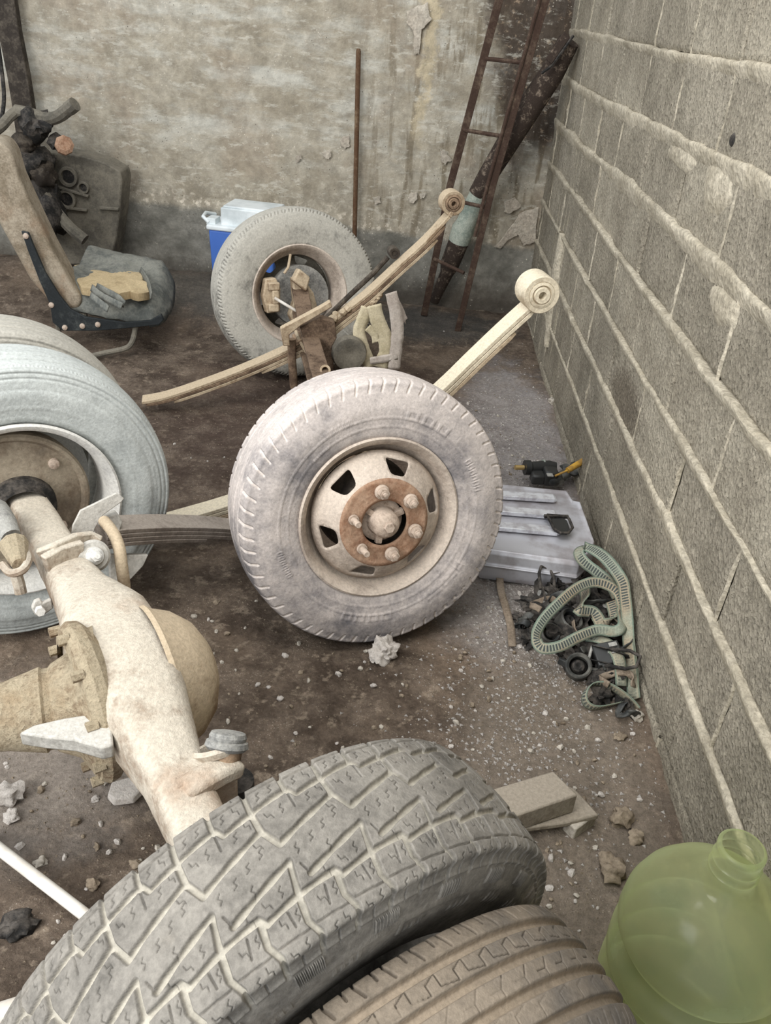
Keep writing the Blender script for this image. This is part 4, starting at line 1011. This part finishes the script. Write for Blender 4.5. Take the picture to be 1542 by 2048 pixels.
extr([(42, 462), (56, 465), (66, 490), (90, 545), (118, 590), (140, 618), (170, 634), (250, 645), (300, 641), (322, 628), (327, 640), (318, 650), (250, 657), (190, 662), (125, 662), (105, 645), (100, 610), (78, 560), (55, 500)], 3.70, 3.715, M_BRACKET, 'side_bracket', st, .003)
for (x, y) in ((103, 610), (130, 655), (165, 652), (196, 649), (52, 472)):
    g = G(); g.lathe([(0, .013), (.006, .012), (.010, .006), (.010, 0)], frame(sx(x, y, 3.70), (0, -1, 0)), 14); mk('rivet', g, M_NUT, st)
g = G(); g.tube(smoothpath([sx(272, 650, 3.74), sx(268, 672, 3.72), sx(262, 688, 3.68), sx(250, 697, 3.66), sx(215, 705, 3.64), sx(170, 715, 3.62)], 5), .013, 10); mk('tube_leg', g, M_DIRTYGREY, st)
for xa, ya in ((-1.62, 4.15), (-1.31, 4.15), (-1.62, 3.80)): g = G(); g.tube([Vector((xa, ya, .14)), Vector((xa, ya, .0))], .013, 8); mk('rear_leg', g, M_DIRTYGREY, st)

# gearbox / engine casting behind the seat
gb = empty('engine_casting', (-1.7, 4.5, .1), 'grey greasy engine casting leaning on the back wall behind the seat', 'engine part')
def ex2(px, ya, yb, mat, name, parent, bevel=.008): return extr(px, ya, yb, mat, name, parent, bevel)
ex2([(70, 310), (120, 305), (165, 312), (210, 325), (240, 343), (244, 360), (240, 420), (232, 480), (220, 530), (120, 530), (60, 470), (40, 380)], 4.50, 4.66, M_DIRTYGREY, 'cover_plate', gb)
for (a, b_, c_, d_) in ((122, 342, 152, 365), (118, 385, 150, 412), (155, 372, 180, 378)):
    g = G(); q = at((a+c_)/2, (b_+d_)/2, 1, 4.49); r = .05 if c_-a > 28 else .03
    g.lathe([(0, r), (.014, r*.95), (.014, r*.7), (-.004, r*.6)], frame(q, (0, -1, 0)), 20); mk('port', g, M_DIRTYGREY, gb)
    g = G(); g.lathe([(.001, r*.62), (.001, 0)], frame(q, (0, -1, 0)), 20); mk('port_hollow', g, M_BLACK, gb)
g = G()
for (a, b_, c_, d_) in ((112, 372, 178, 392), (110, 412, 175, 420), (100, 330, 112, 420), (200, 415, 238, 418)): g.sweep([at(a, b_, 1, 4.49), at(c_, d_, 1, 4.49)], Vector((0, 1, 0)), .03, .014)
mk('rib', g, M_DIRTYGREY, gb, bevel=.003)
def lump(c, r, sc, sd, mat, name, parent=None, amp=.35, sub=3, label=None, cat=None, group=None, rot=None, kind=None):
    bm = bmesh.new(); bmesh.ops.create_icosphere(bm, subdivisions=sub, radius=1); g = G(); R_ = Matrix.Rotation(rot if rot is not None else random.uniform(0, 6), 4, 'Z')
    for v in bm.verts:
        q = v.co*(1+amp*noise.fractal(v.co*1.6+Vector((sd, sd*.7, 0)), .9, 2.2, 3)); g.v.append(Vector(c)+R_ @ Vector((q.x*sc[0]*r, q.y*sc[1]*r, q.z*sc[2]*r)))
    g.f = [tuple(v.index for v in f.verts) for f in bm.faces]; bm.free()
    if parent is not None or not cat: return mk(name, g, mat, parent, smooth=60, kind=kind)
    return thing_mesh(name, g, mat, label, cat, group, smooth=60)
for i, (x, y, r, sc, m_) in enumerate([(60, 330, .10, (1, .7, 1), M_BLACK), (90, 420, .13, (.8, .7, 1.2), M_BLACK), (70, 250, .09, (1.1, .8, .8), M_BLACK), (50, 285, .06, (1, 1, .8), M_DARK_IRON), (85, 350, .07, (1, 1, 1), M_DARK_IRON), (115, 285, .045, (1.2, .8, .8), M_BLACK), (40, 300, .05, (1, 1, 1), M_DARK_IRON)]):
    lump(at(x, y, 1, 4.40), r, sc, i*3.3, m_, 'gear_lump', gb, .5)
g = G(); g.tube(smoothpath([at(85, 385, 1, 4.38), at(110, 420, 1, 4.36), at(140, 455, 1, 4.35), at(170, 480, 1, 4.34)], 4), .03, 10); mk('casting_arm', g, M_DIRTYGREY, gb)
g = G(); q = at(128, 292, 1, 4.36); g.lathe([(0, .0), (.0, .045), (.03, .045), (.04, .03), (.04, 0)], frame(q, (.4, -.8, .3)), 8); mk('amber_lens_housing', g, M_RUST, gb, smooth=0)
bz = empty('curved_bracket', at(60, 240, 1, 4.40), 'curved grey iron bracket resting on the engine scrap, upper left', 'bracket')
g = G(); g.tube(smoothpath([at(30, 222, 1, 4.40), at(60, 228, 1, 4.40), at(90, 238, 1, 4.39), at(115, 234, 1, 4.38), at(135, 220, 1, 4.37), at(150, 208, 1, 4.36)], 5), [.03]*21+[.033]*5, 10); mk('arm', g, M_DIRTYGREY, bz)
g = G(); g.tube(smoothpath([at(34, 222, 1, 4.40), at(18, 235, 1, 4.36), at(5, 250, 1, 4.3), at(-10, 262, 1, 4.25)], 5), .024, 10); mk('arm', g, M_DIRTYGREY, bz)
g = G(); g.sweep([at(5, -40, 1, 4.71), at(20, 60, 1, 4.71), at(38, 150, 1, 4.71), at(48, 212, 1, 4.71), at(90, 540, 1, 4.70)], Vector((1, 0, 0)), .105, .05)
thing_mesh('iron_post', g, M_DARK_IRON, 'dark flat iron post rising out of frame at the upper left', 'post', bevel=.004)
g = G(); g.tube(smoothpath([at(-8, 60, 1, 4.42), at(2, 130, 1, 4.42), at(8, 190, 1, 4.40), at(4, 230, 1, 4.38), at(-6, 250, 1, 4.36)], 5), .010, 8); thing_mesh('cable', g, M_BLACK, 'thin dark cable hanging at the upper left edge', 'cable')

# ------------------------------------------------------------ fuel can lying by the right wall
jc = empty('fuel_can', (.50, 2.42, 0), 'silver ribbed metal fuel can lying flat against the block wall', 'fuel can')
zt = .125
cor = [at(935, 955, 2, zt), at(1135, 975, 2, zt), at(1148, 995, 2, zt), at(1163, 998, 2, zt), at(1193, 1080, 2, zt), at(1186, 1098, 2, zt), at(1160, 1122, 2, zt), at(960, 1095, 2, zt)]
for p in cor: p.x = min(p.x, .685)
g = G(); n = len(cor); cc = sum(cor, Vector())/n
def ring(z, k): return [Vector((cc.x+(p.x-cc.x)*k, cc.y+(p.y-cc.y)*k, z)) for p in cor]
R_ = [ring(.004, .94), ring(.03, 1.0), ring(.058, 1.0), ring(.064, 1.02), ring(.070, 1.02), ring(.076, 1.0), ring(.105, .995), ring(.118, .955), ring(.113, .90), ring(.113, .80)]
for r_ in R_: g.v += [tuple(p) for p in r_]
for r_ in range(len(R_)-1):
    for k in range(n): g.f.append((r_*n+k, r_*n+(k+1) % n, (r_+1)*n+(k+1) % n, (r_+1)*n+k))
g.f.append(tuple(range(n))); g.f.append(tuple((len(R_)-1)*n+k for k in range(n)))
mk('body', g, M_ALU, jc, bevel=.006, bseg=2, smooth=50)
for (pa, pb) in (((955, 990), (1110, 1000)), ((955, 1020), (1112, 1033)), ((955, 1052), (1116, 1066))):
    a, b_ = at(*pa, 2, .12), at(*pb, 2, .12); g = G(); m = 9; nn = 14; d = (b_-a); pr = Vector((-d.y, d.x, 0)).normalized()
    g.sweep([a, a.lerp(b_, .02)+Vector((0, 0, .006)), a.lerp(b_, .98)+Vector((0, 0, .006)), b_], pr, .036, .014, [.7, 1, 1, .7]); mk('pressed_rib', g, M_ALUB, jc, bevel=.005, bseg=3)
g = G(); q = at(1120, 1052, 2, .135); Mq = frame(q, (0, 0, 1), (1, .12, 0)); g.prism([(-.026, -.030), (-.020, .040), (.022, .044), (.030, .030), (.026, -.028), (.010, -.048), (-.010, -.048)], .008, Mq); mk('cap_plate', g, M_BPLAS, jc, bevel=.003)
g = G(); g.tube([Mq @ Vector(p) for p in ((-.030, .052, .006), (-.028, -.03, .008), (-.012, -.054, .008), (.012, -.052, .008), (.034, -.02, .008), (.036, .03, .008), (.034, .05, .006), (-.030, .056, .006))], .005, 6); g.box(Mq @ T(0, .05, .004), .08, .012, .010); mk('wire_clasp', g, M_BLACK, jc, bevel=.002)

# electric tool with yellow handle
dr = empty('worn_power_tool', at(1105, 955, 2, .02), 'broken black power tool with brass tip lying beyond the fuel can', 'tool')
za = .06
g = G(); g.tube([at(1049, 935, 2, za), at(1060, 935, 2, za), at(1062, 935, 2, za), at(1098, 933, 2, za), at(1112, 934, 2, za)], [.028, .028, .022, .023, .018], 18); mk('barrel', g, M_BPLAS, dr)
g = G(); g.tube([at(1030, 935, 2, za), at(1048, 935, 2, za)], .0095, 12); mk('brass_tip', g, M_BRASS, dr)
g = G(); g.tube([at(1085, 932, 2, za), at(1088, 932, 2, za)], .0245, 18); mk('green_ring', g, M_PIPE_G, dr)
g = G(); g.box(frame(at(1100, 952, 2, .05), (0, 0, 1), (1, .1, 0)), .05, .055, .06); g.box(frame(at(1075, 955, 2, .04), (0, 0, 1), (1, .1, 0)), .05, .05, .04); mk('grip', g, M_BPLAS, dr, bevel=.008)
g = G(); g.box(frame(at(1100, 950, 2, .082), (0, 0, 1), (1, .1, 0)), .022, .022, .003); mk('rating_label', g, M_GREY_IRON, dr)
for i in range(5): lump(at(1112+i*13, 948-i*3+random.uniform(-6, 14), 2, .04), .026, (1.2, .8, .8), i*5.1, M_BRUB, 'crushed_shell', dr, .7, 2)
g = G(); g.tube([at(1135, 941, 2, .085), at(1150, 932, 2, .095), at(1170, 920, 2, .105), at(1180, 914, 2, .108)], [.011, .012, .012, .010], 12)
g.tube([at(1110, 952, 2, .07), at(1135, 941, 2, .085)], .004, 8)
thing_mesh('screwdriver', g, M_YEL, 'yellow handled screwdriver resting on the broken black power tool', 'screwdriver')

# ------------------------------------------------------------ tangle of straps by the wall
def zz(x, y): return (x/3.658+960, y/3.658+880)
def strap(path, label, w_=.030, wv=(0, 0, 1), seed=0, mat=None, zs=None, name='strap'):
    P = []
    for i, q in enumerate(path):
        p = at(*zz(q[0], q[1]), 2, q[2]); p.x = min(p.x, .680); P.append(p)
    g, al, ac = ribbon(P, wv or (0, 0, 1), w_, seed, 6, jag=.03, flat=wv is None)
    b = base_of(g); o = mk(name, g, mat or M_STRAP, None, T(b), smooth=60)
    for nm, ar in (('along', al), ('across', ac)):
        a = o.data.attributes.new(nm, 'FLOAT', 'POINT'); a.data.foreach_set('value', ar)
    solid(o, .0025, 0); tag(o, label, 'strap'); return o
strap([(1120, 1880, .02), (1120, 1700, .05), (1118, 1500, .08), (1110, 1300, .12), (1085, 1130, .15), (1040, 1030, .17), (950, 900, .18), (860, 820, .175), (770, 785, .16), (722, 820, .15), (760, 890, .14), (860, 970, .13), (950, 1050, .12), (1040, 1150, .10)],
      'long green strap running along the wall base and folded over at the fuel can', .034, (.75, -.45, .45), 1)
strap([(1000, 1330, .08), (1040, 1230, .11), (1010, 1120, .13), (930, 1060, .14), (820, 1040, .145), (700, 1090, .14), (560, 1210, .12), (460, 1320, .10), (410, 1430, .085), (450, 1520, .08), (580, 1510, .085), (720, 1440, .095), (860, 1390, .10), (980, 1400, .10), (1040, 1360, .11), (1030, 1250, .10)],
      'green strap looped wide across the middle of the tangle', .030, None, 2)
strap([(790, 1450, .06), (880, 1460, .075), (960, 1510, .08), (1020, 1620, .07), (1035, 1800, .03)], 'short green strap curving over the dark buckles low in the tangle', .034, (.8, .5, .2), 3)
strap([(1160, 1970, .015), (1090, 1900, .03), (1000, 1830, .045), (900, 1785, .05), (810, 1795, .045), (765, 1860, .035), (780, 1930, .02), (860, 1960, .015), (1040, 1925, .012)], 'green strap curled in a closed loop nearest the camera end of the tangle', .030, (.2, -.4, .85), 4)
strap([(1180, 1900, .02), (1190, 1700, .05), (1180, 1560, .07), (1140, 1420, .09), (1090, 1330, .11)], 'brownish strap lying tight against the wall base', .032, (.6, -.2, .8), 5)
strap([(760, 1060, .09), (770, 1150, .10), (720, 1240, .10), (830, 1260, .09), (900, 1350, .08), (980, 1290, .09), (960, 1180, .10)], 'crumpled olive strap knotted inside the wide loop', .034, (.6, .5, .5), 6)
strap([(230, 925, .01), (155, 960, .02), (150, 1080, .02), (190, 1230, .02), (225, 1370, .015), (235, 1510, .012)], 'narrow brown strap lying on the gravel left of the tangle', .022, (1, .2, .1), 7, M_OLDSTRIP)

def buckle(x, y, z, az, tilt, sc, label, mat=M_BLACK):
    e = empty('ratchet_buckle', at(*zz(x, y), 2, max(0, z-.03)), label, 'buckle')
    Mx = T(at(*zz(x, y), 2, z)) @ Matrix.Rotation(rad(az), 4, 'Z') @ Matrix.Rotation(rad(tilt), 4, 'X') @ Matrix.Scale(sc, 4)
    g = G()
    for sg in (-1, 1): g.prism([(-.05, -.012), (-.03, -.02), (.03, -.018), (.055, .0), (.05, .018), (.0, .022), (-.045, .012)], .003, Mx @ Matrix.Translation((0, sg*.02, 0)) @ Matrix.Rotation(pi/2, 4, 'X'))
    mk('frame', g, mat, e, bevel=.001)
    g = G(); g.tube([Mx @ Vector((.0, -.022, .0)), Mx @ Vector((0, .022, 0))], .010*sc, 12); g.tube([Mx @ Vector((-.045, -.022, 0)), Mx @ Vector((-.045, .022, 0))], .004*sc, 8); mk('spool', g, M_GREY_IRON, e)
    g = G(); g.tube([Mx @ Vector(p) for p in ((.0, -.024, .012), (.05, -.026, .035), (.075, -.015, .045), (.078, .015, .045), (.05, .026, .035), (0, .024, .012))], .005*sc, 8); mk('handle', g, mat, e)
    return e
buckle(620, 1000, .05, 30, 60, 1.0, 'black ratchet buckle at the top of the tangle beside the fuel can')
buckle(480, 1130, .04, 100, 20, 1.0, 'black ratchet buckle at the left edge of the tangle')
buckle(900, 1250, .05, 60, 100, .9, 'black ratchet buckle under the crumpled strap')
buckle(930, 1600, .06, -20, 30, 1.0, 'black ratchet buckle under the short curved strap')
def mount(x, y, z, r, d, label, mat=M_BRUB):
    e = empty('rubber_mount', at(*zz(x, y), 2, 0), label, 'rubber mount'); f = frame(at(*zz(x, y), 2, z), d)
    g = G(); g.lathe([(-.02, r*.75), (-.022, r), (.018, r*1.02), (.022, r*.9), (.016, r*.72)], f, 26, closed=True); mk('ring', g, mat, e)
    g = G(); g.lathe([(-.015, r*.74), (.0, r*.6), (.012, r*.45), (.016, r*.25), (.010, 0)], f, 22); mk('core', g, M_BLACK, e)
    g = G()
    for sg in (-1, 1): g.sweep([f @ Vector((sg*r*.8, .0, -.01)), f @ Vector((sg*r*1.6, .005, -.012))], Vector((0, 0, 1)), .02, .010)
    mk('lug', g, mat, e, bevel=.002); return e
mount(720, 1660, .035, .034, (-.2, -.6, .8), 'round black rubber mount under the short curved strap')
mount(500, 1420, .03, .028, (.2, -.6, .8), 'small black rubber mount inside the wide strap loop')
mount(650, 1330, .05, .034, (.3, -.3, .9), 'rubber mount in the middle of the wide strap loop')
mount(315, 1370, .012, .014, (0, -.7, .7), 'tiny black rubber mount between the brown strap and the tangle')
e = empty('battery_case', at(*zz(900, 1600), 2, 0), 'small black square plastic case among the straps', 'case')
Mx = frame(at(*zz(930, 1590), 2, .05), (-.15, -.35, .9), (1, .25, 0)); g = G(); g.box(Mx, .072, .065, .055); mk('body', g, M_BPLAS, e, bevel=.004)
g = G(); g.box(Mx @ T(.018, .018, .031), .022, .012, .006); g.box(Mx @ T(.018, -.005, .031), .022, .004, .004); mk('vent', g, M_GREY_IRON, e, bevel=.001)
junk = [(430, 1200, .02, .035), (560, 1050, .03, .030), (560, 1180, .03, .04), (700, 1000, .03, .035), (800, 1130, .04, .04), (850, 1230, .04, .045), (780, 1330, .03, .05), (600, 1430, .03, .035), (960, 1430, .04, .045), (1000, 1560, .04, .04), (820, 1560, .03, .04), (620, 1560, .02, .03), (960, 1750, .02, .04), (360, 1440, .015, .025), (300, 1310, .012, .02), (900, 1880, .015, .03), (1050, 1960, .012, .022), (880, 1100, .05, .035), (1040, 1300, .05, .04), (480, 1280, .025, .03)]
g = G()
for i, (x, y, z, r) in enumerate(junk):
    c = at(*zz(x, y), 2, z); c.x = min(c.x, .655)
    bm = bmesh.new(); bmesh.ops.create_icosphere(bm, subdivisions=3, radius=1); k = len(g.v); Rm = Matrix.Rotation(i*1.3, 4, 'Z') @ Matrix.Rotation(i*.7, 4, 'X')
    for v in bm.verts:
        q = v.co*(1+1.0*noise.fractal(v.co*2.2+Vector((i*3, 0, 0)), .8, 2.2, 3)); q = Rm @ Vector((q.x*1.3, q.y*.9, q.z*.6)); g.v.append(tuple(c+q*r))
    g.f += [tuple(v.index+k for v in f.verts) for f in bm.faces]; bm.free()
thing_mesh('scrap_heap', g, M_BLACK, 'heap of greasy black crushed rubber scraps under the straps', 'scrap', smooth=50, kind='stuff')
for i in range(9):
    x, y, z, r = junk[i*2]; g = G(); c = at(*zz(x+40, y+20), 2, z+r*.8); c.x = min(c.x, .65); pts = [c+Vector((math.cos(a+i)*r*1.1, math.sin(a+i)*r*.9, .012*math.sin(2*a+i))) for a in np.linspace(0, 4.3, 9)]
    g, _, _ = ribbon(pts, (math.sin(i), math.cos(i), 1.0), .018, i*1.9, 3, jag=.2)
    o = mk('rubber_strip', g, M_BRUB if i % 3 else M_OLDSTRIP, None, T(base_of(g)), smooth=60); solid(o, .003); tag(o, 'curled dark rubber strip tangled among the straps', 'rubber strip', 'rubber strips in the tangle')

# ------------------------------------------------------------ wooden offcut by the tyre
wd_ = empty('wood_offcut', (.43, 1.24, 0), 'dusty wooden block lying on the floor right of the chunky tyre', 'wood block')
top = [at(950, 1588, 2, .10), at(1107, 1541, 2, .10), at(1156, 1590, 2, .10), at(1000, 1642, 2, .10)]
def slab(q, z0, z1, mat, name, bevel=.004, par=wd_):
    g = G(); g.v = [(p.x, p.y, z0) for p in q]+[(p.x, p.y, z1) for p in q]; n = len(q)
    g.f = [tuple(range(n-1, -1, -1)), tuple(range(n, 2*n))]+[(i, (i+1) % n, n+(i+1) % n, n+i) for i in range(n)]; return mk(name, g, mat, par, bevel=bevel)
slab(top, .045, .10, M_WOOD, 'upper_piece')
q2 = [at(1000, 1665, 2, .04), at(1110, 1560, 2, .04), at(1150, 1580, 2, .04), at(1198, 1632, 2, .04), at(1130, 1648, 2, .04)]
slab(q2, .028, .044, M_WOOD, 'lower_board')
q3 = [at(1128, 1640, 2, .03), at(1196, 1628, 2, .03), at(1151, 1662, 2, .03)]
slab(q3, -.01, .034, M_STONE, 'support_chip')
g = G(); g.box(frame((.36, 1.27, .01), (0, 0, 1), (.9, .3, 0)), .12, .05, .05); mk('under_block', g, M_WOOD, wd_, bevel=.003)

# white pipe, lower left
g = G(); a = at(-40, 1668, 2, .03); b_ = at(190, 1845, 2, .03); g.tube([a, a.lerp(b_, .5), b_+(b_-a)*.35], .0115, 14)
thing_mesh('white_pipe', g, M_WPIPE, 'thin white pipe lying on the dirt at the lower left', 'pipe')
g = G(); g.tube([at(-30, 2040, 2, .02), at(45, 2015, 2, .02), at(60, 2030, 2, .02)], .02, 12); thing_mesh('pale_pipe', g, M_WPIPE, 'pale pipe end in the bottom left corner', 'pipe')

# ------------------------------------------------------------ green water jug
jg = Vector((.556, .812, 0))
prof = [(.004, 0), (.004, .08), (.0, .118), (.012, .132), (.05, .1345), (.075, .131), (.082, .126), (.092, .131), (.12, .1345), (.148, .1345), (.160, .128), (.172, .1205), (.184, .128), (.198, .1345), (.232, .1345), (.244, .128), (.256, .1205), (.268, .127), (.282, .1335), (.315, .131), (.345, .121), (.372, .103), (.392, .080), (.405, .058), (.412, .046), (.420, .0385), (.432, .0345), (.446, .0335), (.449, .0365), (.452, .0335), (.464, .033), (.467, .036), (.470, .033), (.482, .0325), (.486, .0345), (.493, .0345), (.496, .032), (.496, .029)]
g = G(); g.lathe(prof, T(jg), 96)
o = thing_mesh('water_jug', g, M_JUG, 'large translucent green water jug standing in the lower right corner', 'jug', smooth=60)

# ------------------------------------------------------------ stones
def hf(p): return Vector((p.x, p.y, hfloor(p.x, p.y)))
lump(hf(at(766, 1308, 2, .0))+Vector((.0, -.008, .018)), .038, (1, .85, .8), 3.3, M_STONE_W, 'rock', None, .6, 4, 'pale pink crumbly lump just below the near wheel', 'rock')
g = G(); q = [at(x, y, 2, 0) for x, y in ((214, 1598), (222, 1572), (262, 1560), (286, 1566), (286, 1590), (268, 1608), (228, 1613))]
c = sum(q, Vector())/len(q); n = len(q)
g.v = [(p.x, p.y, .0) for p in q]+[(c.x+(p.x-c.x)*.9, c.y+(p.y-c.y)*.9, .016+.006*noise.noise(p*30)) for p in q]; g.f = [tuple(range(n-1, -1, -1)), tuple(range(n, 2*n))]+[(i, (i+1) % n, n+(i+1) % n, n+i) for i in range(n)]
thing_mesh('flat_stone', g, M_STONE_W, 'flat pale stone lying left of the axle end', 'stone', bevel=.003)
spec = [(215, 1550, .020, M_STONE, 'rough grey stone touching the flat pale stone'), (12, 1590, .030, M_STONE_W, 'white crumbly lump at the left edge above the pipe'), (24, 1632, .016, M_STONE_W, 'small white stone under the crumbly lump at the left edge'),
        (1243, 1636, .026, M_STONE_B, 'brown dirt clod near the wood block by the wall'), (1272, 1672, .017, M_STONE_B, 'small brown clod above the green jug'), (1222, 1740, .030, M_STONE_B, 'round brown dirt clod left of the green jug'),
        (1104, 812, .022, M_STONE, 'grey stone against the foot of the block wall'), (1272, 1440, .016, M_STONE, 'grey stone below the end of the straps'), (1240, 1475, .014, M_STONE_B, 'brown stone on the floor below the straps'),
        (35, 1855, .030, M_BLACK, 'dark greasy clod on the dirt at the lower left'), (150, 1637, .010, M_STONE_B, 'small brown stone left of the flat pale stone'), (184, 1768, .012, M_STONE_B, 'brown pebble right of the white pipe'),
        (270, 1724, .011, M_STONE_B, 'tan pebble between the white pipe and the chunky tyre'), (80, 1722, .012, M_STONE, 'grey pebble beside the white pipe'), (190, 1590, .008, M_STONE_W, 'little white pebble by the flat pale stone')]
for i, (x, y, r, m_, lb) in enumerate(spec): lump(hf(at(x, y, 2, 0))+Vector((0, 0, r*.35)), r, (1.1, .9, .7), i*7.7, m_, 'stone', None, .55, 3, lb, 'stone')
sbase = []
for i in range(6):
    bm = bmesh.new(); bmesh.ops.create_icosphere(bm, subdivisions=1, radius=1)
    for v in bm.verts: v.co *= 1+.45*noise.noise(v.co*1.7+Vector((i*9, 0, 0)))
    bm.normal_update(); me = D.meshes.new('pebble'); bm.to_mesh(me); bm.free(); me.materials.append([M_STONE, M_STONE_B, M_STONE_W][i % 3]); sbase.append(me)
zones = [(520, 960, 1290, 1540, 46, 'between the near wheel and the chunky tyre'), (900, 1200, 1150, 1420, 44, 'between the near wheel and the straps'), (930, 1120, 800, 960, 30, 'between the near wheel and the block wall'), (1060, 1300, 1420, 1620, 34, 'between the straps and the wood block'), (0, 330, 1480, 1900, 38, 'left of the rear axle housing'), (370, 520, 1180, 1480, 22, 'right of the differential cover'), (1070, 1200, 1670, 1880, 24, 'between the chunky tyre and the green jug'), (300, 450, 830, 940, 6, 'between the twin tyres and the near wheel')]
for (xa, xb, ya, yb, cnt, where) in zones:
    for i in range(cnt):
        p = hf(at(random.uniform(xa, xb), random.uniform(ya, yb), 2, 0))
        if p.x > .68: continue
        r = random.choice([.004, .005, .006, .007, .009])
        o = D.objects.new('pebble', random.choice(sbase)); COL.objects.link(o)
        o.matrix_basis = T(p+Vector((0, 0, r*.35))) @ Matrix.Rotation(random.uniform(0, 6), 4, (random.random(), random.random(), 1)) @ Matrix.Diagonal((r*1.2, r, r*.75, 1))
        tag(o, 'small pebble on the dirt floor '+where, 'pebble', 'pebbles '+where)
g = G(); tv = [(0, 0, 1), (.9, 0, .1), (-.4, .85, 0), (-.5, -.8, .1), (.2, .1, -.8)]; tf = [(0, 1, 2), (0, 2, 3), (0, 3, 1), (4, 2, 1), (4, 3, 2), (4, 1, 3)]
def gravel(cnt, f, rmin, rmax):
    g = G()
    for i in range(cnt):
        x, y = f()
        if x > .69: continue
        r = rmin+(rmax-rmin)*random.random()**2.5; a = random.uniform(0, 6); ca, sa = math.cos(a)*r, math.sin(a)*r; h = hfloor(x, y); k = len(g.v); fl_ = random.uniform(.5, .9)
        for vx, vy, vz in tv: g.v.append((x+vx*ca-vy*sa, y+vx*sa+vy*ca, h+(vz*fl_+.1)*r))
        g.f += [tuple(q+k for q in t) for t in tf]
    return g
gp = gravel(15000, lambda: (random.uniform(-1.6, .69), random.uniform(.7, 4.3)), .0012, .0045)
tag(mk('gravel', gp, M_STONE_B, fl, smooth=0, kind='stuff'))
def rg():
    z = random.random()
    if z < .45: return random.gauss(.47, .11), random.gauss(1.98, .16)
    if z < .75: return random.gauss(.52, .12), random.gauss(3.0, .45)
    return random.gauss(.40, .16), random.gauss(1.5, .2)
gp = gravel(6500, rg, .002, .0075); tag(mk('gravel', gp, M_CRUMB, fl, smooth=0, kind='stuff'), 'pale grey cement crumbs by the wall')
